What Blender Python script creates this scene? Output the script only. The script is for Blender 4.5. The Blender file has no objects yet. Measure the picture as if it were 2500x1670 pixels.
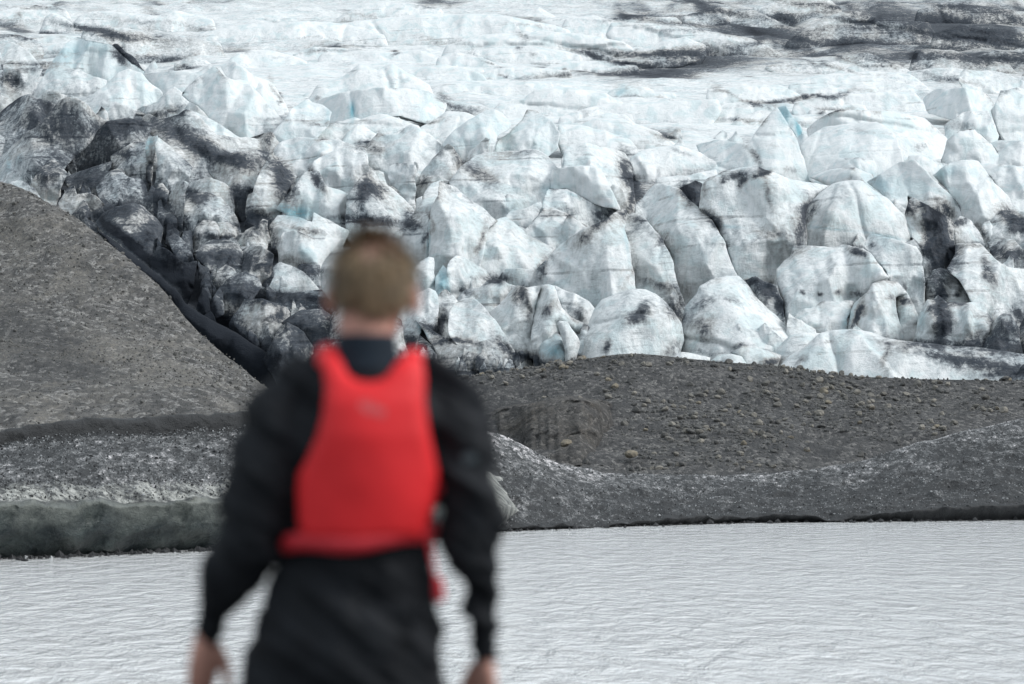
import bpy, bmesh, math, random
import numpy as np
from mathutils import Vector, Matrix
from mathutils.geometry import delaunay_2d_cdt

# ------------------------------------------------------------------ camera, sky, sun, exposure
S = bpy.context.scene
COL = S.collection
FPX = 100.0 / 36.0 * 2500.0          # focal length in pixels of the 2500 x 1670 photograph
CX, CY, HOR = 1250.0, 835.0, 1080.0  # image centre and the row of the horizon
CAM_H = 4.0
PITCH = math.atan((HOR - CY) / FPX)

cam_data = bpy.data.cameras.new('camera')
cam = bpy.data.objects.new('camera', cam_data)
COL.objects.link(cam)
cam.location = (0, 0, CAM_H)
cam.rotation_euler = (math.pi / 2 + PITCH, 0, 0)
cam_data.sensor_width = 36.0
cam_data.lens = 100.0
cam_data.clip_end = 6000.0
cam_data.dof.use_dof = True
cam_data.dof.focus_distance = 280.0
cam_data.dof.aperture_fstop = 2.8
S.camera = cam

SUN_EL, SUN_AZ = math.radians(44), math.radians(98)   # azimuth: clockwise from +Y (the view direction)
world = bpy.data.worlds.new('World')
S.world = world
world.use_nodes = True
wn = world.node_tree.nodes
wl = world.node_tree.links
for n in list(wn):
    wn.remove(n)
w_out = wn.new('ShaderNodeOutputWorld')
w_bg = wn.new('ShaderNodeBackground')
w_sky = wn.new('ShaderNodeTexSky')
w_hsv = wn.new('ShaderNodeHueSaturation')
w_sky.sky_type = 'NISHITA'
w_sky.sun_disc = False
w_sky.sun_elevation = SUN_EL
w_sky.sun_rotation = SUN_AZ
w_sky.air_density = 1.0
w_sky.dust_density = 5.0
w_sky.ozone_density = 1.0
w_hsv.inputs['Saturation'].default_value = 0.22       # an overcast sky: grey white with a breath of blue
w_bg.inputs['Strength'].default_value = 0.15
wl.new(w_sky.outputs[0], w_hsv.inputs['Color'])
w_mix = wn.new('ShaderNodeMix')
w_mix.data_type = 'RGBA'
w_mix.inputs[0].default_value = 0.68                 # a closed, even cloud cover over most of the sky light
w_mix.inputs[7].default_value = (4.75, 5.35, 5.85, 1.0)
wl.new(w_hsv.outputs[0], w_mix.inputs[6])
wl.new(w_mix.outputs[2], w_bg.inputs['Color'])
wl.new(w_bg.outputs[0], w_out.inputs['Surface'])

sun_data = bpy.data.lights.new('sun', 'SUN')
sun_data.energy = 1.5
sun_data.angle = math.radians(16)
sun_data.color = (1.0, 0.98, 0.955)
sun = bpy.data.objects.new('sun', sun_data)
COL.objects.link(sun)
sd = Vector((math.sin(SUN_AZ) * math.cos(SUN_EL), math.cos(SUN_AZ) * math.cos(SUN_EL), math.sin(SUN_EL)))
sun.rotation_euler = sd.to_track_quat('Z', 'Y').to_euler()

S.view_settings.view_transform = 'Standard'
S.view_settings.look = 'None'
S.view_settings.gamma = 1.0
S.view_settings.use_curve_mapping = False
S.view_settings.exposure = 0.14
S.render.engine = 'CYCLES'
S.cycles.max_bounces = 6
S.cycles.diffuse_bounces = 4
S.cycles.glossy_bounces = 3
S.cycles.use_denoising = True
S.cycles.denoising_prefilter = 'ACCURATE'
S.cycles.use_adaptive_sampling = False

rng = np.random.default_rng(11)
random.seed(5)

# ------------------------------------------------------------------ helpers
_cp, _sp = math.cos(PITCH), math.sin(PITCH)

def at(x, y, D):
    """photo pixel (x, y) at world depth Y = D -> world points, arrays allowed"""
    x = np.asarray(x, float); y = np.asarray(y, float); D = np.asarray(D, float)
    a = (x - CX) / FPX
    b = -(y - CY) / FPX
    ry = _cp - b * _sp
    rz = _sp + b * _cp
    t = D / ry
    return np.stack(np.broadcast_arrays(a * t, D, CAM_H + rz * t), -1)

def water_depth(x, y):
    b = -(np.asarray(y, float) - CY) / FPX
    return -CAM_H / (_sp + b * _cp) * (_cp - b * _sp)

def tag(o, label=None, cat=None, group=None, kind=None):
    if label: o['label'] = label
    if cat: o['category'] = cat
    if group: o['group'] = group
    if kind: o['kind'] = kind
    return o

def mesh_from(name, verts, faces, mat=None, smooth=True, attrs=None):
    me = bpy.data.meshes.new(name)
    verts = np.asarray(verts, float)
    if isinstance(faces, np.ndarray):
        faces = faces.tolist()
    me.from_pydata(verts.tolist(), [], faces)
    if smooth:
        me.polygons.foreach_set('use_smooth', np.ones(len(me.polygons), bool))
    if attrs:
        for k, v in attrs.items():
            at_ = me.attributes.new(k, 'FLOAT', 'POINT')
            at_.data.foreach_set('value', np.asarray(v, np.float32))
    if mat:
        me.materials.append(mat)
    me.update()
    return me

def link(name, me, parent=None, loc=None):
    o = bpy.data.objects.new(name, me)
    COL.objects.link(o)
    if parent is not None:
        o.parent = parent
    if loc is not None:
        o.location = loc
    return o

# value noise with smooth interpolation, vectorised
def _hash(ix, iy, iz, seed):
    h = (ix.astype(np.int64) * 374761393 + iy.astype(np.int64) * 668265263 + iz.astype(np.int64) * 2147483647 + seed * 1274126177) & 0xFFFFFFFF
    h = ((h ^ (h >> 13)) * 1274126177) & 0xFFFFFFFF
    h = ((h ^ (h >> 16)) * 2246822519) & 0xFFFFFFFF
    return ((h ^ (h >> 15)) & 0xFFFFFF) / float(0xFFFFFF)

def noise3(p, seed=0, linear=False):
    p = np.asarray(p, float)
    f = np.floor(p); t = p - f
    if not linear: t = t * t * t * (t * (t * 6 - 15) + 10)
    i = f.astype(np.int64)
    out = 0
    for dx in (0, 1):
        wx = t[..., 0] if dx else 1 - t[..., 0]
        for dy in (0, 1):
            wy = t[..., 1] if dy else 1 - t[..., 1]
            for dz in (0, 1):
                wz = t[..., 2] if dz else 1 - t[..., 2]
                out = out + wx * wy * wz * _hash(i[..., 0] + dx, i[..., 1] + dy, i[..., 2] + dz, seed)
    return out * 2 - 1

def fbm(p, octaves=4, seed=0, gain=0.5, lac=2.03):
    p = np.asarray(p, float)
    s = 0; a = 1.0; n = 0
    for k in range(octaves):
        s = s + a * noise3(p + 17.3 * k, seed + k * 31)
        n += a; a *= gain; p = p * lac
    return s / n

def ridged(p, octaves=4, seed=0):
    p = np.asarray(p, float)
    s = 0; a = 1.0; n = 0
    for k in range(octaves):
        s = s + a * (1 - np.abs(noise3(p + 9.1 * k, seed + k * 17)))
        n += a; a *= 0.5; p = p * 2.1
    return s / n

def catmull(pts, step):
    """closed centripetal curve through the traced points, resampled about every `step`"""
    P = np.asarray(pts, float); n = len(P); out = []
    for i in range(n):
        p0, p1, p2, p3 = P[i - 1], P[i], P[(i + 1) % n], P[(i + 2) % n]
        L = np.linalg.norm(p2 - p1)
        m = max(1, int(round(L / step)))
        t = np.arange(m)[:, None] / m
        k = 0.12
        m1, m2 = (p2 - p0) * k, (p3 - p1) * k
        m1 *= min(1, L / (np.linalg.norm(m1) + 1e-9)); m2 *= min(1, L / (np.linalg.norm(m2) + 1e-9))
        out.append((2 * t**3 - 3 * t**2 + 1) * p1 + (t**3 - 2 * t**2 + t) * m1 + (-2 * t**3 + 3 * t**2) * p2 + (t**3 - t**2) * m2)
    return np.concatenate(out)

def seg_dist(q, loop):
    """distance of the points q to the closed polyline loop, and inside test"""
    A = loop; B = np.roll(loop, -1, 0)
    d = np.full(len(q), 1e18); ins = np.zeros(len(q), bool)
    for k in range(0, len(q), 4000):
        Q = q[k:k + 4000, None, :]
        AB = (B - A)[None]; AQ = Q - A[None]
        t = np.clip((AQ * AB).sum(-1) / np.maximum((AB * AB).sum(-1), 1e-12), 0, 1)
        d[k:k + 4000] = np.sqrt(((AQ - t[..., None] * AB) ** 2).sum(-1)).min(1)
        yq = Q[..., 1]; y0 = A[None, :, 1]; y1 = B[None, :, 1]
        cross = (y0 > yq) != (y1 > yq)
        xi = A[None, :, 0] + (yq - y0) / np.where(np.abs(y1 - y0) < 1e-9, 1e-9, (y1 - y0)) * (B - A)[None, :, 0]
        ins[k:k + 4000] = (cross & (Q[..., 0] < xi)).sum(1) % 2 == 1
    return d, ins

def triangulate(loop, step, ring=None, seed=0):
    """fill a closed outline with an even triangle mesh; returns 2d points, faces (CCW), number of outline points"""
    r = np.random.default_rng(seed)
    lo, hi = loop.min(0), loop.max(0)
    gx = np.arange(lo[0], hi[0] + step, step); gy = np.arange(lo[1], hi[1] + step, step * 0.87)
    X, Y = np.meshgrid(gx, gy)
    X = X + (np.arange(len(gy)) % 2)[:, None] * step * 0.5
    g = np.stack([X.ravel(), Y.ravel()], -1) + r.uniform(-0.22, 0.22, (X.size, 2)) * step
    d, ins = seg_dist(g, loop)
    g = g[ins & (d > step * (0.8 if ring is None else max(0.8, ring / step * 1.6)))]
    pts = loop
    if ring is not None:
        T = np.roll(loop, -1, 0) - np.roll(loop, 1, 0)
        Nn = np.stack([-T[:, 1], T[:, 0]], -1) / (np.linalg.norm(T, axis=1)[:, None] + 1e-9)
        area = 0.5 * np.sum(loop[:, 0] * np.roll(loop[:, 1], -1) - np.roll(loop[:, 0], -1) * loop[:, 1])
        rr = loop + Nn * (ring if area > 0 else -ring)
        d2, in2 = seg_dist(rr, loop)
        g = np.concatenate([rr[in2 & (d2 > ring * 0.8)], g])
    allp = np.concatenate([pts, g])
    n = len(loop)
    res = delaunay_2d_cdt([Vector(p) for p in allp], [(i, (i + 1) % n) for i in range(n)], [], 1, 1e-6, True)
    V = np.array([(v.x, v.y) for v in res[0]])
    orig = res[3]
    F = np.array([tuple(f) for f in res[2]])
    _, keep = seg_dist(V[F].mean(1), loop)
    F = [tuple(int(i) for i in f) for f in F[keep]]
    # boundary loop in output order
    back = {}
    for oi, lst in enumerate(orig):
        for s in lst:
            if s < n: back[s] = oi
    loop_idx = [back[i] for i in range(n) if i in back]
    li = []
    for i in loop_idx:
        if not li or li[-1] != i: li.append(i)
    out = []
    for f in F:
        a, b, c = V[f[0]], V[f[1]], V[f[2]]
        if (b[0] - a[0]) * (c[1] - a[1]) - (c[0] - a[0]) * (b[1] - a[1]) < 0:
            f = (f[0], f[2], f[1])
        out.append(f)
    return V, out, li

# ------------------------------------------------------------------ node helpers
class NB:
    def __init__(self, name):
        self.m = bpy.data.materials.new(name)
        self.m.use_nodes = True
        self.nt = self.m.node_tree
        for n in list(self.nt.nodes): self.nt.nodes.remove(n)
        self.out = self.nt.nodes.new('ShaderNodeOutputMaterial')
        self.b = self.nt.nodes.new('ShaderNodeBsdfPrincipled')
        self.nt.links.new(self.b.outputs[0], self.out.inputs['Surface'])
    def node(self, t): return self.nt.nodes.new(t)
    def set(self, sock, v):
        if hasattr(v, 'is_linked') or hasattr(v, 'links'):
            self.nt.links.new(v, sock)
        elif isinstance(v, (tuple, list)):
            v = tuple(v)
            if len(sock.default_value) == 4 and len(v) == 3: v = v + (1.0,)
            sock.default_value = v
        else:
            sock.default_value = v
    def pos(self):
        return self.node('ShaderNodeNewGeometry').outputs['Position']
    def obj(self):
        return self.node('ShaderNodeTexCoord').outputs['Object']
    def rand(self):
        return self.node('ShaderNodeObjectInfo').outputs['Random']
    def attr(self, name):
        n = self.node('ShaderNodeAttribute'); n.attribute_name = name
        return n.outputs['Fac']
    def mapv(self, v, scale=(1, 1, 1), rot=(0, 0, 0), loc=(0, 0, 0)):
        n = self.node('ShaderNodeMapping')
        self.set(n.inputs['Vector'], v); n.inputs['Scale'].default_value = scale
        n.inputs['Rotation'].default_value = rot; n.inputs['Location'].default_value = loc
        return n.outputs[0]
    def noise(self, v, scale, detail=4, rough=0.55, dist=0.0):
        n = self.node('ShaderNodeTexNoise')
        self.set(n.inputs['Vector'], v); n.inputs['Scale'].default_value = scale
        n.inputs['Detail'].default_value = detail; n.inputs['Roughness'].default_value = rough
        n.inputs['Distortion'].default_value = dist
        return n.outputs['Fac']
    def voronoi(self, v, scale, feature='F1', out='Distance', rnd=1.0):
        n = self.node('ShaderNodeTexVoronoi'); n.feature = feature
        self.set(n.inputs['Vector'], v); n.inputs['Scale'].default_value = scale
        n.inputs['Randomness'].default_value = rnd
        return n.outputs[out]
    def math(self, op, a, b=0.0, c=None, clamp=False):
        n = self.node('ShaderNodeMath'); n.operation = op; n.use_clamp = clamp
        self.set(n.inputs[0], a); self.set(n.inputs[1], b)
        if c is not None: self.set(n.inputs[2], c)
        return n.outputs[0]
    def ramp(self, v, a, b, lo=0.0, hi=1.0, smooth=True):
        n = self.node('ShaderNodeMapRange'); n.interpolation_type = 'SMOOTHSTEP' if smooth else 'LINEAR'
        self.set(n.inputs['Value'], v); self.set(n.inputs['From Min'], a); self.set(n.inputs['From Max'], b)
        self.set(n.inputs['To Min'], lo); self.set(n.inputs['To Max'], hi)
        return n.outputs[0]
    def mix(self, f, a, b):
        n = self.node('ShaderNodeMix'); n.data_type = 'RGBA'
        self.set(n.inputs[0], f); self.set(n.inputs[6], a); self.set(n.inputs[7], b)
        return n.outputs[2]
    def bump(self, h, strength=0.5, dist=0.1, normal=None):
        n = self.node('ShaderNodeBump'); n.inputs['Strength'].default_value = strength
        n.inputs['Distance'].default_value = dist
        self.set(n.inputs['Height'], h)
        if normal is not None: self.set(n.inputs['Normal'], normal)
        return n.outputs[0]
    def done(self, color, rough=0.6, spec=0.3, normal=None):
        self.set(self.b.inputs['Base Color'], color); self.set(self.b.inputs['Roughness'], rough)
        self.set(self.b.inputs['Specular IOR Level'], spec)
        if normal is not None: self.set(self.b.inputs['Normal'], normal)
        return self.m
# ------------------------------------------------------------------ materials
def make_ice(name):
    b = NB(name)
    p = b.pos()
    dirt_shade = b.attr('dirt_shade'); blue = b.attr('blue')
    n1 = b.noise(p, 0.13, 4, 0.55, 0.5)
    n2 = b.noise(b.mapv(p, (1, 1, 0.17), rot=(0, 0.10, 0)), 0.9, 7, 0.70, 0.6)
    n3 = b.noise(p, 2.4, 4, 0.8)
    n4 = b.noise(b.mapv(p, (1.0, 1.0, 2.4), rot=(0.1, 0.3, 0)), 1.0, 6, 0.7, 1.2)
    n5 = b.noise(p, 0.34, 3, 0.5, 0.9)
    # sediment layers: thin, broken, wavy lines through the ice
    def layers(scale, dist, rot, loc, lo, mask_scale, m0, m1):
        w = b.node('ShaderNodeTexWave'); w.bands_direction = 'Z'
        b.set(w.inputs['Vector'], b.mapv(p, (0.3, 0.3, 1.0), rot=(0.0, rot, 0), loc=loc))
        w.inputs['Scale'].default_value = scale; w.inputs['Distortion'].default_value = dist
        w.inputs['Detail'].default_value = 3.0; w.inputs['Detail Scale'].default_value = 0.3
        return b.math('MULTIPLY', b.ramp(w.outputs['Fac'], lo, 1.0), b.ramp(b.noise(p, mask_scale, 3), m0, m1))
    line = layers(0.11, 8.0, 0.16, (0, 0, 0), 0.965, 0.14, 0.50, 0.62)
    l2 = layers(0.5, 10.0, 0.3, (3, 1, 2), 0.86, 0.2, 0.52, 0.68)
    # dark veins where ash has settled into cracks
    vein = b.math('ABSOLUTE', b.math('SUBTRACT', n5, 0.5))
    vein = b.math('MULTIPLY', b.ramp(vein, 0.0, 0.02, 1.0, 0.0), b.math('MULTIPLY', b.ramp(dirt_shade, 0.0, 0.4), b.ramp(n1, 0.45, 0.6)))
    # ash and silt: heavier stains are also more broken up by runnels and grain
    nz = b.math('MULTIPLY', b.math('SUBTRACT', n1, 0.5), 0.5)
    nz = b.math('ADD', nz, b.math('MULTIPLY', b.math('SUBTRACT', n2, 0.5), 1.2))
    nz = b.math('ADD', nz, b.math('MULTIPLY', b.math('SUBTRACT', n4, 0.5), 0.75))
    nz = b.math('ADD', nz, b.math('MULTIPLY', b.math('SUBTRACT', n3, 0.5), 1.3))
    gain = b.ramp(dirt_shade, 0.0, 0.8, 0.72, 1.35, smooth=False)
    v = b.math('ADD', dirt_shade, b.math('MULTIPLY', nz, gain))
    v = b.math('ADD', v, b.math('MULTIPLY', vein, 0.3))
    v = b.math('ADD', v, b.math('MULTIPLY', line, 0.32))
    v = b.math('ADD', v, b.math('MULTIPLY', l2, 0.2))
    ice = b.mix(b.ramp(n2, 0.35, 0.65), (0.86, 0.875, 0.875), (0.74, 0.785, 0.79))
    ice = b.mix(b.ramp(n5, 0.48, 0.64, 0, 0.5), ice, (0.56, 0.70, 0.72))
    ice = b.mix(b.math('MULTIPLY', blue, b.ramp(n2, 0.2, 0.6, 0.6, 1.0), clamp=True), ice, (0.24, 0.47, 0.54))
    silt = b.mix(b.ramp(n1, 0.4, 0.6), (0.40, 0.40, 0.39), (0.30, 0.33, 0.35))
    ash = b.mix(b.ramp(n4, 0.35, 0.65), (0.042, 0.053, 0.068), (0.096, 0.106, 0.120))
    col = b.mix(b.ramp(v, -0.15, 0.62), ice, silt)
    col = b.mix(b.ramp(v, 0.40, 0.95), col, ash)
    col = b.mix(b.ramp(v, 1.0, 1.9), col, (0.012, 0.016, 0.023))  # heaviest ash, and the deep shade painted into the gap by the hill
    h = b.math('ADD', b.math('MULTIPLY', n2, 1.0), b.math('MULTIPLY', n3, 0.12))
    h = b.math('ADD', h, b.math('MULTIPLY', n4, 0.5))
    h = b.math('SUBTRACT', h, b.math('MULTIPLY', line, 0.3))
    h = b.math('SUBTRACT', h, b.math('MULTIPLY', vein, 0.1))
    return b.done(col, b.ramp(v, 0, 1, 0.5, 0.9), 0.2, b.bump(h, 0.5, 0.5))

def make_gravel(name, dark, mid, light, scale=1.0, tan=None):
    b = NB(name)
    p = b.mapv(b.pos(), (1.0, 0.4, 1.2))
    n1 = b.noise(b.mapv(p, (1, 0.5, 1)), 0.16 * scale, 6, 0.65, 1.0)
    n2 = b.noise(p, 1.1 * scale, 6, 0.78)
    n3 = b.noise(p, 3.2 * scale, 4, 0.8)
    vo = b.node('ShaderNodeTexVoronoi'); b.set(vo.inputs['Vector'], p); vo.inputs['Scale'].default_value = 2.0 * scale
    sep = b.node('ShaderNodeSeparateColor'); b.set(sep.inputs[0], vo.outputs['Color'])
    r = sep.outputs[0]
    dirt_shade = b.attr('dirt_shade')
    col = b.mix(b.ramp(n2, 0.34, 0.66), dark, mid)
    col = b.mix(b.math('MULTIPLY', b.ramp(r, 0.45, 0.95), b.ramp(n3, 0.38, 0.62)), col, light)
    if tan:
        col = b.mix(b.math('MULTIPLY', b.ramp(n1, 0.44, 0.62), 0.65), col, b.mix(b.ramp(n3, 0.38, 0.66), mid, tan))
    col = b.mix(b.math('MULTIPLY', b.math('MULTIPLY', dirt_shade, 0.9, clamp=True), b.ramp(n3, 0.35, 0.6, 1.0, 0.55)), col, dark)
    h = b.math('ADD', b.math('MULTIPLY', vo.outputs['Distance'], -0.6), b.math('ADD', b.math('MULTIPLY', n2, 1.4), b.math('MULTIPLY', n3, 0.6)))
    return b.done(col, 0.9, 0.15, b.bump(h, 1.0, 0.5 / scale))

def make_grit_ice(name):
    """dark ice under a crust of black grit, melting into white glints"""
    b = NB(name)
    p = b.pos()
    pale = b.attr('pale'); teal = b.attr('teal'); dark = b.attr('dirt_shade')
    ps = b.mapv(p, (1.0, 0.4, 1.25))
    n1 = b.noise(p, 0.16, 5, 0.6, 0.5)
    n2 = b.noise(ps, 1.1, 6, 0.75)
    n3 = b.noise(ps, 2.8, 4, 0.9)
    n4 = b.noise(b.mapv(p, (1.0, 1.0, 0.25)), 2.6, 6, 0.7)
    v = b.math('ADD', b.math('MULTIPLY', b.math('SUBTRACT', n3, 0.53), 3.4), b.math('MULTIPLY', b.math('SUBTRACT', n2, 0.52), 1.6))
    v = b.math('ADD', v, b.math('MULTIPLY', b.math('SUBTRACT', n1, 0.5), 0.7))
    v = b.math('ADD', v, b.math('MULTIPLY', pale, 0.5))
    v = b.math('SUBTRACT', v, b.math('MULTIPLY', dark, 0.55))
    col = b.mix(b.ramp(v, -0.22, 0.3), (0.030, 0.032, 0.034), (0.16, 0.165, 0.168))
    col = b.mix(b.ramp(v, 0.25, 0.65), col, (0.66, 0.64, 0.65))
    lip = b.mix(b.ramp(n4, 0.38, 0.6), (0.12, 0.13, 0.125), (0.44, 0.45, 0.425))
    col = b.mix(b.ramp(b.math('ADD', b.math('MULTIPLY', b.attr('lip'), 1.0), b.math('MULTIPLY', b.math('SUBTRACT', n4, 0.5), 0.9)), 0.35, 0.65), col, lip)
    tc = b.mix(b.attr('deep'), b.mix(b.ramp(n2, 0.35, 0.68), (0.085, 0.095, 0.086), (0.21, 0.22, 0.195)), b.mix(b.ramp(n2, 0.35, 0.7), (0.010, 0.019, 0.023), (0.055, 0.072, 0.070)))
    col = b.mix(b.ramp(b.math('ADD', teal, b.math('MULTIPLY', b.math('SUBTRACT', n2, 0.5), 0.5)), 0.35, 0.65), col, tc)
    h = b.math('ADD', b.math('MULTIPLY', n2, 1.0), b.math('MULTIPLY', n3, 0.45))
    return b.done(col, b.ramp(teal, 0, 1, 0.7, 0.35), 0.35, b.bump(h, 0.9, 0.3))

def make_water():
    b = NB('lagoon_water')
    p = b.pos()
    w1 = b.noise(b.mapv(p, (2.4, 0.9, 1), rot=(0, 0, 0.06)), 0.55, 5, 0.62, 0.6)
    w2 = b.noise(b.mapv(p, (2.2, 1.0, 1), rot=(0, 0, -0.05)), 2.0, 4, 0.65, 0.3)
    w3 = b.noise(b.mapv(p, (1, 0.5, 1)), 0.1, 4, 0.5)
    h = b.math('ADD', b.math('MULTIPLY', w1, 0.9), b.math('MULTIPLY', w2, 0.22))
    h = b.math('MULTIPLY', h, b.ramp(w3, 0.3, 0.7, 0.75, 1.15))
    b.b.inputs['IOR'].default_value = 1.33
    return b.done((0.88, 0.895, 0.90), 0.07, 0.5, b.bump(h, 1.0, 0.32))

def make_plain(name, col, rough=0.7, spec=0.2, var=0.12, scale=30, bump=0.0, metal=0.0):
    b = NB(name)
    p = b.obj()
    n = b.noise(p, scale, 5, 0.6)
    c2 = tuple(min(1, c * (1 + var)) for c in col); c1 = tuple(c * (1 - var) for c in col)
    c = b.mix(b.ramp(n, 0.3, 0.7), c1, c2)
    b.b.inputs['Metallic'].default_value = metal
    return b.done(c, rough, spec, b.bump(n, bump, 0.004) if bump else None)

def make_stone(name, a, c):
    b = NB(name)
    p = b.obj()
    r = b.rand()
    n = b.noise(p, 2.2, 6, 0.7)
    base = b.mix(b.ramp(r, 0.1, 0.95), a, c)
    col = b.mix(b.ramp(n, 0.35, 0.7), b.mix(0.5, base, (0.07, 0.072, 0.075)), base)
    return b.done(col, 0.85, 0.2, b.bump(n, 0.6, 0.2))

ICE = make_ice('glacier_ice')
GRAVEL_L = make_gravel('hill_gravel', (0.076, 0.078, 0.080), (0.190, 0.187, 0.180), (0.43, 0.425, 0.41), 1.4, tan=(0.30, 0.28, 0.24))
GRAVEL_R = make_gravel('moraine_gravel', (0.060, 0.062, 0.065), (0.122, 0.122, 0.122), (0.28, 0.275, 0.265), 1.6)
GRIT = make_grit_ice('grit_covered_ice')
WATER = make_water()
GRIT_STONE = make_stone('grit_dark', (0.035, 0.036, 0.038), (0.11, 0.112, 0.114))
ICE_BIT = make_stone('ice_bits', (0.40, 0.42, 0.43), (0.66, 0.68, 0.69))
STONE = make_stone('stone_grey', (0.13, 0.13, 0.125), (0.33, 0.31, 0.27))
STONE_TAN = make_stone('stone_tan', (0.20, 0.175, 0.135), (0.33, 0.29, 0.22))
OUTCROP = make_gravel('eroded_rock', (0.060, 0.060, 0.061), (0.120, 0.116, 0.111), (0.25, 0.24, 0.225), 1.6, tan=(0.185, 0.165, 0.138))
BEACH = make_gravel('beach_gravel', (0.04, 0.04, 0.042), (0.09, 0.09, 0.092), (0.2, 0.2, 0.2), 6.0)

# ------------------------------------------------------------------ the glacier
# coordinate frames of the enlarged crops the outlines were traced in: offset and pixels per photo pixel
ZOOM = {'A': (0, 0, 2.347), 'B': (750, 0, 2.347), 'C': (1500, 0, 2.347), 'D': (0, 400, 2.347),
        'E': (900, 350, 2.614), 'F': (1700, 350, 2.614), 'G': (1100, 800, 1.677), 'H': (0, 900, 3.136)}
def zpx(z, pts):
    ox, oy, k = ZOOM[z]
    return np.array([(ox + x / k, oy + y / k) for x, y in pts], float)

_ys = np.array([-400, -150, 0, 100, 200, 300, 400, 500, 700, 900, 960, 1100], float)
_ds = np.array([2300, 1150, 780, 600, 480, 392, 338, 310, 275, 248, 240, 228], float)
def glacier_D(y):
    return np.interp(y, _ys, _ds)

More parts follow.
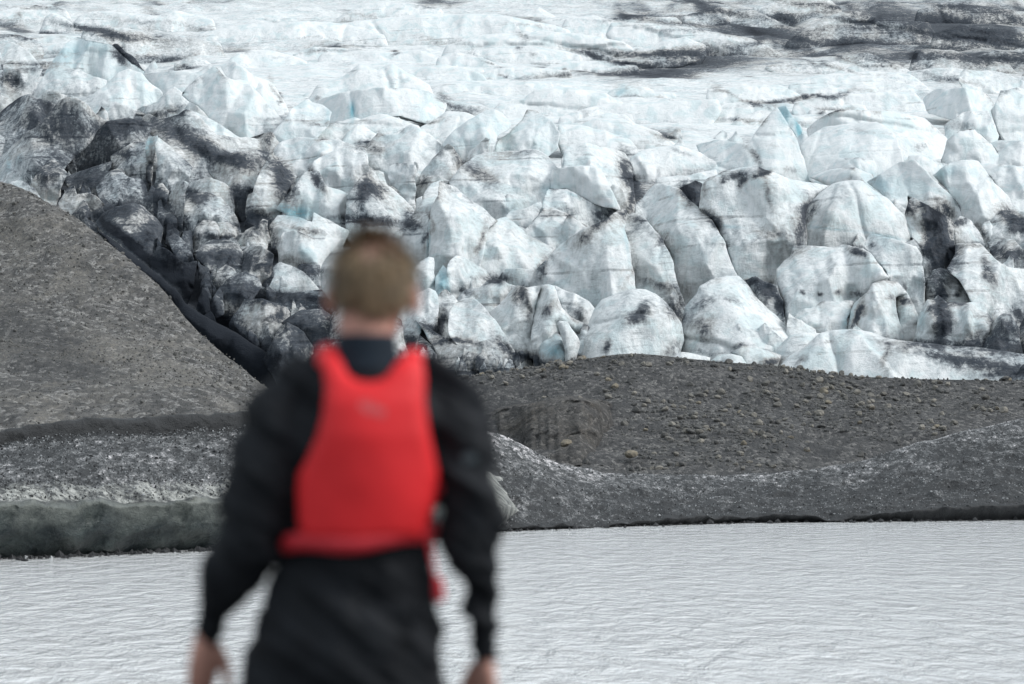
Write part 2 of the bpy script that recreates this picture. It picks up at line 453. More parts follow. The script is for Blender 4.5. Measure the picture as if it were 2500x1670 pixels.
# dark marks on the ice, ash stains and the hill gap's painted shade: crop, x, y, rx, ry, turn in degrees, strength
STAINS_SHADE = [
 ('E',700,190,150,55,28,.75),('E',900,70,200,35,-5,.45),('E',960,965,60,55,0,1.1),('E',1030,1080,28,90,-8,.6),('E',1170,1070,32,55,20,.8),
 ('E',1310,1085,70,45,35,.6),('E',1740,1110,85,42,-38,.85),('E',1685,1115,55,34,35,.55),('E',1795,1055,60,38,-50,.6),('E',1520,1290,20,50,0,.9),
 ('E',1655,200,45,150,-14,.75),('E',1690,330,30,110,0,.7),('E',1480,450,50,40,20,.6),('E',735,600,22,120,14,.75),('E',380,560,14,180,4,.5),('E',285,500,40,70,30,.8),  # two of these darken clefts between blocks
 ('E',1400,600,120,30,-38,.55),('E',1660,760,25,130,-5,.45),('E',1880,640,50,80,0,.5),('E',800,875,120,26,0,.85),('E',1100,800,32,70,0,.8),
 ('E',1850,912,120,26,15,.65),('E',1200,445,150,36,10,.45),('E',2050,320,60,70,0,1.2),('E',1560,450,140,40,-28,.6),('E',1680,480,60,50,0,.45),
 ('E',620,960,70,30,0,.5),('E',400,1180,90,26,32,.8),('E',570,1285,150,20,3,.8),('E',470,1130,36,90,0,.9),('E',1000,1350,70,40,20,.9),
 ('E',1305,1360,30,40,0,.8),('E',1975,1060,70,110,0,.75),('E',1900,1330,100,34,-20,.4),('E',250,1260,50,40,0,.8),('E',500,1500,620,50,0,.6),
 ('E',870,1290,90,30,35,.7),('E',1080,1370,120,40,0,.75),('E',1640,940,60,20,10,.25),('E',600,1420,250,60,0,.35),('E',340,250,70,50,0,.5),('E',560,60,50,90,-30,.35),
 ('F',270,205,130,34,-8,.8),('F',312,270,26,44,0,.85),('F',150,225,26,30,0,.7),('F',430,205,90,22,-22,.9),('F',620,170,60,26,0,.55),
 ('F',480,320,18,100,-8,.45),('F',665,560,55,120,0,.55),('F',480,585,150,55,0,.5),('F',705,420,36,90,10,.6),('F',1550,640,92,200,-4,1.5),('F',1540,480,80,70,20,.9),
 ('F',1600,420,70,22,45,.9),('F',1400,450,60,90,0,.4),('F',1020,688,80,28,20,1.3),('F',1095,640,30,25,0,.6),('F',1700,500,50,26,0,.6),('F',1740,655,100,20,3,.6),
 ('F',1860,820,30,100,-18,.7),('F',1540,950,34,75,-10,1.3),('F',1560,1130,48,120,0,1.5),('F',1660,950,28,60,15,.6),('F',1040,1080,22,100,22,1.3),
 ('F',682,935,16,12,30,.9),('F',785,955,16,12,30,.9),('F',915,945,32,14,-20,1.0),('F',1050,960,45,12,0,.7),('F',450,930,70,60,20,.6),('F',540,1030,36,110,-20,.95),
 ('F',30,1200,80,90,0,.7),('F',40,1020,60,40,-30,.5),('F',220,1000,70,22,10,.55),('F',480,1390,80,24,-18,.95),('F',300,1308,55,24,0,.6),('F',880,1280,32,14,0,.9),
 ('F',1200,1340,26,110,0,.55),('F',1700,1375,360,50,12,1.0),('F',1450,1262,260,20,3,.8),('F',2000,1320,220,60,5,.9),('F',2100,1480,330,50,0,.7),
 ('F',1950,1190,100,80,0,.55),('F',1750,1260,120,40,0,.5),('F',2010,500,110,60,45,1.2),('F',2010,720,120,50,10,.75),('F',1830,580,22,70,-25,.9),('F',340,872,60,14,0,.9),
 ('F',100,480,80,50,38,.6),('F',135,540,44,26,38,1.0),('F',600,700,120,50,0,.3),('F',1380,1000,70,20,0,.6),('F',1340,920,30,16,0,.6),('F',650,1390,24,60,35,.7),
 ('F',1240,1000,60,18,0,.5),('F',1340,1000,20,22,0,.7),('F',2080,1100,60,80,0,.9),('F',80,1330,250,16,-6,.3),
 ('A',700,720,150,55,-12,.75),('A',1050,780,200,60,28,.85),('A',1200,860,120,50,20,.55),('A',1350,925,150,55,0,.85),('A',1610,1030,70,140,-20,1.2),('A',1110,1115,60,46,0,1.0),
 ('A',1400,1255,80,80,0,.8),('A',350,720,110,130,20,.55),('A',200,660,150,60,-38,.4),('A',90,470,60,60,40,.9),('A',560,175,170,22,8,.55),('A',850,225,320,36,6,.35),
 ('A',1350,290,100,26,5,.6),('A',1100,380,80,14,8,.8),('A',60,150,110,40,20,.6),('A',140,85,34,24,0,.6),('A',250,200,120,16,12,.7),('A',700,310,80,26,45,1.2),
 ('A',950,330,120,12,0,.5),('A',980,640,100,26,-14,.7),('A',1590,530,80,16,55,.7),('A',1540,780,60,40,-50,.6),('A',1850,800,50,14,0,.6),('A',1820,1040,28,75,-28,.9),
 ('A',2120,1080,120,46,38,.85),('A',2060,1110,40,90,15,.8),('A',2150,850,60,60,0,.7),('A',2050,850,60,26,0,.4),
 ('A',250,1000,110,60,-40,.6),('A',480,1040,110,60,-20,.65),('A',700,890,60,30,0,.6),('A',860,1000,24,130,0,.8),('A',920,1130,40,70,0,.7),('A',1360,1120,50,60,0,.8),
 ('A',660,1210,130,46,-10,.75),('A',860,1330,110,40,-40,.75),('A',700,1370,150,40,40,.9),('A',1000,1300,60,60,0,.75),('A',1250,1350,120,20,0,.6),('A',1500,1290,80,80,0,.8),
 ('D',1000,520,120,40,40,.8),('D',960,600,140,50,35,.9),('D',1240,520,120,50,0,.6),('D',1450,560,150,60,0,.6),('D',1150,650,120,60,30,.7),('D',1560,500,40,120,0,.8),
 ('D',1330,560,14,60,0,.6),('D',1500,760,300,40,8,.75),('D',1780,960,150,120,0,.9),('D',1570,880,40,36,0,.8),('D',1680,560,70,30,0,.3),('D',1770,600,70,40,10,.8),
 ('D',1250,880,330,62,42,1.5),('D',1430,1080,260,60,42,1.6),('D',1100,740,200,46,40,1.1),('D',820,520,200,30,38,1.2),('D',650,370,130,26,38,1.0),('D',1600,1100,120,60,40,.6),  # the long slanting ones paint the shade of the gap along the hill
 ('D',1740,370,110,18,14,.8),('D',2100,330,240,26,6,.9),('D',1700,1120,160,60,20,.5),('D',1800,780,110,30,15,.8),
 ('B',1650,452,330,26,2,.85),('B',2100,410,320,55,-4,.75),('B',2050,300,300,30,-8,.35),('B',850,600,120,20,14,.75),('B',700,682,90,16,-10,.8),('B',480,320,44,12,-20,.9),
 ('B',1640,318,60,14,8,.95),('B',1220,215,24,50,-40,.6),('B',1850,105,110,16,5,.8),('B',750,25,140,16,0,.7),('B',2050,775,100,20,10,.5),('B',1600,655,70,18,0,.45),
 ('B',300,80,160,10,4,.4),('B',1080,350,60,10,18,.6),('B',1270,330,26,20,0,.6),('B',1210,285,30,8,0,.8),('B',1450,410,14,8,0,.8),('B',1830,362,60,10,0,.8),('B',60,550,24,10,0,.7),
 ('B',500,440,300,14,6,.25),('B',2150,880,100,16,20,.5),('B',1120,436,40,6,0,.8),('B',2250,40,160,24,25,.6),('B',1780,90,30,40,-35,.5),
 ('C',1700,130,220,46,8,.5),('C',600,60,170,20,8,.7),('C',980,100,70,36,20,.65),('C',1340,272,90,26,4,1.1),('C',1000,222,260,18,9,.8),('C',300,110,220,20,12,.6),
 ('C',2100,60,280,36,10,.5),('C',2100,200,320,46,6,.45),('C',1725,330,22,46,0,1.3),('C',2150,340,260,12,6,.8),('C',600,350,420,55,4,.5),('C',200,435,270,24,4,.6),
 ('C',760,680,120,12,4,.7),('C',300,780,90,20,10,.6),('C',800,880,32,85,-26,.85),('C',940,832,60,14,5,.45),('C',600,540,55,12,0,.7),('C',1240,618,120,10,5,.8),
 ('C',1760,840,64,26,0,.55),('C',60,1000,50,60,0,.5),('C',1180,640,24,26,0,.7),('C',1560,40,170,30,14,.3),('C',1870,100,60,40,20,.5),('C',1500,100,60,30,0,.4),
 ('C',60,372,60,8,0,.9),('C',2000,720,90,30,-10,.45),('C',2120,820,40,60,-30,.35),('C',540,910,50,24,30,.4),('C',760,475,50,8,0,.6),('C',1650,300,420,60,8,.45),
 ('C',2250,330,400,50,8,.3),('C',2000,130,500,90,6,.25),
]
BLUES = [('A',48,945,16,45,0,.9),('A',115,912,16,30,0,.8),('A',850,860,26,80,8,.7),('D',1690,275,100,40,12,1.2),('F',1175,265,90,60,35,.55),('C',1055,740,16,60,-15,.9),
 ('B',262,640,12,50,0,.9),('B',1795,530,34,14,-30,.8),('E',382,620,10,110,3,.8),('E',345,1200,18,100,-25,1.0),('E',1130,300,30,40,0,.5),('E',1310,330,60,10,20,.6),
 ('E',470,870,40,80,0,.6),('E',1650,650,12,120,-10,.5),('F',350,860,70,40,0,.5),('F',960,1140,30,70,25,.6),('F',200,530,80,12,4,.6),('F',850,545,170,8,6,.6),('F',1200,590,130,10,12,.6),
 ('F',1600,180,90,40,-20,.45),('A',400,300,150,60,-20,.25),('A',2010,630,14,60,0,.6),('A',1880,660,14,50,0,.4),('C',970,660,40,60,-15,.5),('C',40,770,60,20,20,.4),('E',900,430,60,40,0,.3),
 ('E',1190,1330,60,40,0,.6),('E',720,1220,30,30,0,.3),('F',1430,880,20,200,0,.2),('F',1440,1130,30,80,0,.4),('A',660,1120,20,40,0,.5),('D',1750,500,40,30,0,.3)]
def _prep(lst):
    out = []
    for z, x, y, rx, ry, t, s in lst:
        ox, oy, k = ZOOM[z]
        out.append((ox + x / k, oy + y / k, rx / k, ry / k, math.radians(t), s))
    return out
STAINS_SHADE = _prep(STAINS_SHADE)
_sr = np.random.default_rng(8)
for _k in range(95):
    _x = _sr.uniform(-150, 2650); _y = 5 + 330 * _sr.random()
    if _sr.random() < .35: _x, _y = _sr.uniform(1500, 2600), _sr.uniform(0, 170)
    if _y > 200 and not 700 < _x < 2300: continue
    STAINS_SHADE.append((_x, _y, _sr.uniform(40, 190), _sr.uniform(2.5, 8), math.radians(_sr.normal(4, 6)), _sr.uniform(.25, .6)))
BLUES = _prep(BLUES)
# wide zones with more or less ash in the ice
ZONES = [(300, 480, 330, 165, 0.62, .42), (530, 740, 300, 130, 0.68, .42), (180, 300, 200, 90, 0, .12), (2200, 70, 560, 95, 0.1, .2), (2450, 760, 260, 170, 0, .10), (1000, 870, 260, 90, 0, .25),
         (1250, 230, 700, 150, 0.05, -.14), (900, 130, 600, 120, 0.05, -.06), (2100, 330, 520, 100, 0, -.16), (1750, 650, 700, 190, 0, .02)]

def stain_at(x, y, lst, soft=True):
    v = np.zeros(len(x))
    for cx, cy, rx, ry, t, s in lst:
        c, sn = math.cos(t), math.sin(t)
        dx, dy = x - cx, y - cy
        u = (dx * c + dy * sn) / rx; w = (-dx * sn + dy * c) / ry
        r2 = u * u + w * w
        v += s * np.exp(-np.minimum(r2, 30) ** (1.0 if not soft else 1.08))
    return v
def dirt_shade_at(x, y):
    wob = fbm(np.stack([x / 70, y / 50, x * 0], -1), 4, 91) * 26
    wob2 = fbm(np.stack([x / 70, y / 50, x * 0 + 5], -1), 4, 57) * 18
    return stain_at(x + wob, y + wob2, STAINS_SHADE) + stain_at(x, y, ZONES, False)

# the body of the glacier: one rising sheet of ice behind and below the seracs
gx = np.concatenate([np.arange(-1500, -200, 26.0), np.arange(-200, 2700, 6.0), np.arange(2700, 4000, 26.0)])
gy = np.concatenate([np.arange(1090, 420, -9.0), np.arange(420, -60, -3.2), np.arange(-60, -400, -12.0)])
GX, GY = np.meshgrid(gx, gy)
back = np.interp(GY, [0, 330, 420, 1100], [0, 0, 9, 13])
P0 = at(GX, GY, glacier_D(GY) + back)
wpos = P0.copy()
amp = np.interp(GY, [-400, 0, 150, 300, 420], [5, 2.0, 1.4, 1.0, .4])
q = np.stack([P0[..., 0] / 34 + 0.25 * P0[..., 1] / 40, P0[..., 1] / 30, P0[..., 0] * 0], -1)
hh = (ridged(q, 5, 4) - 0.62) * 2.6 + fbm(q * 0.45, 3, 8) * 1.0
P0[..., 2] += hh * amp
ny, nx = GX.shape
idx = np.arange(nx * ny).reshape(ny, nx)
fc = np.stack([idx[:-1, :-1], idx[:-1, 1:], idx[1:, 1:], idx[1:, :-1]], -1).reshape(-1, 4)
gd = dirt_shade_at(GX.ravel(), GY.ravel()) + np.where(GY.ravel() > 420, 0.45, 0)  # sheet coloured darker where it shows between the seracs
gd = gd + np.clip(-hh.ravel(), 0, 1) * 0.3 + 0.12
me = mesh_from('glacier', P0.reshape(-1, 3), fc, ICE, True, {'dirt_shade': gd, 'blue': stain_at(GX.ravel(), GY.ravel(), BLUES)})
glacier = tag(link('glacier', me), 'white glacier rising behind the moraine, broken into ash-stained seracs at its front', kind='structure')

def ice_solid(name, z, pts, lean=0.45, crease=None, bevel=0.016, step=4.6, dd=0.0, dirt_shade=0.0, blue=0.0, rough=1.0, thick=None, kl=None, kr=None, label=None, facets=2, ext=None, breaks=4, tin=None, foot_dirt=0.0):
    if tin is None: tin = .85 if rough > .8 else .35
    """a block of ice: traced outline, own depth, faceted and rounded front, real thickness"""
    seed = int(rng.integers(1 << 30)); r = np.random.default_rng(seed)
    pts = zpx(z, pts) if z else np.asarray(pts, float)
    yb, yt = pts[:, 1].max(), pts[:, 1].min()
    hp = yb - yt
    if ext is None: ext = 0.30 * hp + 22
    raw = pts.copy()
    tt = np.clip((pts[:, 1] - (yb - 0.42 * hp)) / (0.42 * hp), 0, 1)
    pts = pts + np.stack([0 * tt, ext * tt], -1)      # the foot runs on behind its neighbours
    loop = catmull(pts, 6.5)
    jit = np.stack([fbm(np.stack([loop[:, 0] / 11, loop[:, 1] / 11, loop[:, 0] * 0 + s], -1), 3, seed % 1000) for s in (1, 9)], -1)
    lin = np.stack([noise3(np.stack([loop[:, 0] / 23, loop[:, 1] / 23, loop[:, 0] * 0 + s_], -1), seed % 991, True) for s_ in (2, 6)], -1)
    loop = loop + (jit * 1.6 + lin * 3.2) * rough
    V, F, li = triangulate(loop, step, 2.2, seed)
    x, y = V[:, 0], V[:, 1]
    Db = float(glacier_D(yb)) + dd
    k = Db / FPX
    w, h = (np.ptp(pts[:, 0]) * k, (yb - yt) * k)
    size = math.sqrt(w * h)
    cx = pts[:, 0].mean()
    X = (x - cx) * k; Z = (yb - y) * k
    Z = np.where(Z < 0, Z * 0.25, Z)
    d, _ = seg_dist(V, loop); d = d * k
    dep = lean * Z
    if crease is None:
        ap = raw[raw[:, 1].argmin()]
        crease = (ap[0], yt, ap[0] + r.uniform(-0.3, 0.3) * np.ptp(pts[:, 0]), yb)
    elif z:
        (a0, b0), (a1, b1) = zpx(z, [crease[:2], crease[2:]])
        crease = (a0, b0, a1, b1)
    kl = r.uniform(0.3, 0.9) if kl is None else kl * 1.3
    kr = r.uniform(0.15, 0.6) if kr is None else kr * 1.2
    t = (y - crease[1]) / (crease[3] - crease[1] + 1e-6)
    xc = crease[0] + (crease[2] - crease[0]) * t + fbm(np.stack([y / 40, y * 0, y * 0 + 3], -1), 2, seed % 997) * 10
    s = (x - xc) * k
    sf = 0.012 * size + 0.04
    sp = lambda u: np.logaddexp(0, u / sf) * sf
    dep = dep + kl * sp(-s) + kr * sp(s)
    # chamfers: planes that cut the upper parts back
    for _ in range(facets):
        ang = r.uniform(-1.2, 1.2)
        u = X * math.sin(ang) + (Z - h * 0.45) * math.cos(ang)
        lim = np.quantile(u, r.uniform(0.62, 0.85))
        dep = dep + r.uniform(0.5, 1.3) * sp(u - lim)
    # fractures: along each line the ice has shifted and tilted a little
    for _ in range(int(round(breaks * rough))):
        steep = r.random() < .7
        ang = r.normal(0, .35) if steep else r.normal(1.45, .15)
        u = (X - r.uniform(-.42, .42) * w) * math.cos(ang) + (Z - r.uniform(.1, .8) * h) * math.sin(ang)
        u = u + fbm(np.stack([X / (size * .3), Z / (size * .3), X * 0 + _], -1), 3, seed % 555) * size * .05
        H = np.clip(u / (0.02 * size + .05) + .5, 0, 1); H = H * H * (3 - 2 * H)
        dep = dep + H * (r.normal(0, .05) * size + r.normal(0, .22) * np.clip(u, 0, .5 * size))
        if r.random() < .55:
            dep = dep + np.exp(-(u / (.018 * size + .06)) ** 2) * size * .075      # an open crack
    # plane facets: sample the form at scattered points and stretch flat triangles between them
    if tin > 0:
        an = np.array([1.55, 1.0])
        px_size = math.sqrt(np.ptp(pts[:, 0]) * np.ptp(pts[:, 1]))
        cs = max(14.0, px_size * r.uniform(.17, .26))
        cl_ = loop[::max(1, int(cs / 9))] * an
        try:
            CV, CF, _l = triangulate(cl_, cs, None, seed)
        except Exception:
            CV = None
        if CV is not None and len(CF) > 3:
            d2 = ((V[None] * an - CV[:, None]) ** 2).sum(-1)
            near = d2.argmin(1)
            cz = dep[near] + r.normal(0, .062, len(CV)) * size
            CF = np.array(CF)
            A_, B_, C_ = CV[CF[:, 0]], CV[CF[:, 1]], CV[CF[:, 2]]
            den = (B_[:, 1] - C_[:, 1]) * (A_[:, 0] - C_[:, 0]) + (C_[:, 0] - B_[:, 0]) * (A_[:, 1] - C_[:, 1])
            den = np.where(np.abs(den) < 1e-6, 1e-6, den)
            Q = V * an
            wob_ = np.stack([fbm(np.stack([V[:, 0] / 14, V[:, 1] / 14, V[:, 0] * 0 + k_], -1), 2, seed % 333) for k_ in (1, 4)], -1) * 3.0
            Q = Q + wob_
            l1 = ((B_[:, 1] - C_[:, 1])[:, None] * (Q[None, :, 0] - C_[:, None, 0]) + (C_[:, 0] - B_[:, 0])[:, None] * (Q[None, :, 1] - C_[:, None, 1])) / den[:, None]
            l2_ = ((C_[:, 1] - A_[:, 1])[:, None] * (Q[None, :, 0] - C_[:, None, 0]) + (A_[:, 0] - C_[:, 0])[:, None] * (Q[None, :, 1] - C_[:, None, 1])) / den[:, None]
            l3 = 1 - l1 - l2_
            mb = np.minimum(np.minimum(l1, l2_), l3)
            best = mb.argmax(0); ar = np.arange(len(V))
            l1, l2_, l3 = [np.clip(u_[best, ar], -.6, 1.6) for u_ in (l1, l2_, l3)]
            flat = l1 * cz[CF[best, 0]] + l2_ * cz[CF[best, 1]] + l3 * cz[CF[best, 2]]
            dep = dep * (1 - tin) + flat * tin
    b = bevel * min(w, h)
    e = np.clip(1 - d / b, 0, 1)
    dep = dep + b * (1 - np.sqrt(np.clip(1 - e * e, 0, 1))) * 0.9
    q = np.stack([X, Z, X * 0 + r.uniform(0, 50)], -1)
    edge = np.clip(d / (0.1 * size + 0.1), 0, 1)
    # angular facets: straight-edged cells at two sizes, turned so that no edge runs level
    c1, s1 = math.cos(.6), math.sin(.6)
    qr = np.stack([q[:, 0] * c1 - q[:, 1] * s1 + .3 * q[:, 1], q[:, 0] * s1 + q[:, 1] * c1, q[:, 2]], -1)
    nz = noise3(qr / (size * 0.36), seed % 1009, True) * size * 0.03 + noise3(qr[:, [1, 0, 2]] / (size * 0.17) + 4, seed % 877, True) * size * 0.022
    nz = nz + fbm(q / (size * 0.5), 3, seed % 1013) * size * 0.02
    nz += (ridged(np.stack([X / (size * .22) + .35 * fbm(q / size, 2, 3), Z / (size * 0.9), X * 0 + 7], -1), 3, seed % 811) - .6) * -size * 0.035
    nz += (ridged(np.stack([X / (size * 1.4), Z / (size * .16), X * 0 + 2], -1), 3, seed % 701) - .6) * -size * 0.022
    nz += fbm(q / 0.9, 3, 5) * 0.07
    dep = dep + nz * edge * rough
    Pf = at(x, y, Db + dep)
    T = thick if thick else 0.35 * min(w, h) + 1.5
    cl = V[li].mean(0)
    lp = V[li]
    bx = cl[0] + (lp[:, 0] - cl[0]) * 0.9; by = cl[1] + (lp[:, 1] - cl[1]) * 0.93
    mid = at(cl[0] + (lp[:, 0] - cl[0]) * 0.985, cl[1] + (lp[:, 1] - cl[1]) * 0.99, Db + dep[li] + T * 0.45)
    bk = at(bx, by, Db + dep[li] + T)
    cen = at(cl[0], cl[1], Db + float(dep[li].mean()) + T * 1.2)[None]
    n0 = len(V); m = len(li)
    allv = np.concatenate([Pf, mid, bk, cen])
    # image y runs down, so reverse for faces that look at the camera
    faces = [(f[0], f[2], f[1])[::-1] if False else (f[0], f[1], f[2]) for f in F]
    va, vb, vc = Pf[faces[0][0]], Pf[faces[0][1]], Pf[faces[0][2]]
    if np.cross(vb - va, vc - va)[1] > 0:
        faces = [(f[0], f[2], f[1]) for f in faces]
    area = 0.5 * np.sum(lp[:, 0] * np.roll(lp[:, 1], -1) - np.roll(lp[:, 0], -1) * lp[:, 1])
    for i in range(m):
        j = (i + 1) % m
        q1 = (li[i], li[j], n0 + j, n0 + i); q2 = (n0 + i, n0 + j, n0 + m + j, n0 + m + i); q3 = (n0 + m + i, n0 + m + j, n0 + 2 * m)
        for qd in (q1, q2, q3):
            faces.append(qd if area > 0 else qd[::-1])
    org = at(cx, yb, Db)
    fd = foot_dirt * np.clip(((y - yt) / (hp + 1e-6) - .45) / .5, 0, 1) ** 1.5 * (.6 + .8 * fbm(np.stack([x / 40, y / 12, x * 0], -1), 3, seed % 123))
    if name != 'ice_swell':
        # ash caught on the crest, in runs of uneven length
        run = np.clip(fbm(np.stack([x / 34, y / 34, x * 0 + 3], -1), 3, seed % 771) * 2.2 + .1, 0, 1)
        crest_d = np.exp(-d / k / (0.055 * hp + 2.5)) * np.clip(1 - (y - yt) / (.7 * hp), 0, 1) ** .5
        fd = fd + r.choice([0, .35, .7, .95], p=[.3, .3, .25, .15]) * run * crest_d
    di = np.concatenate([dirt_shade_at(x, y) + dirt_shade + fd, np.full(2 * m + 1, 0.45 + dirt_shade)])
    bl = np.concatenate([stain_at(x, y, BLUES) + blue + (.04 if name != 'ice_swell' else 0), np.full(2 * m + 1, 0.1)])
    me = mesh_from(name, allv - org, faces, ICE, True, {'dirt_shade': di, 'blue': bl})
    o = link(name, me, glacier, org)
    if label: o['label'] = label
    return o
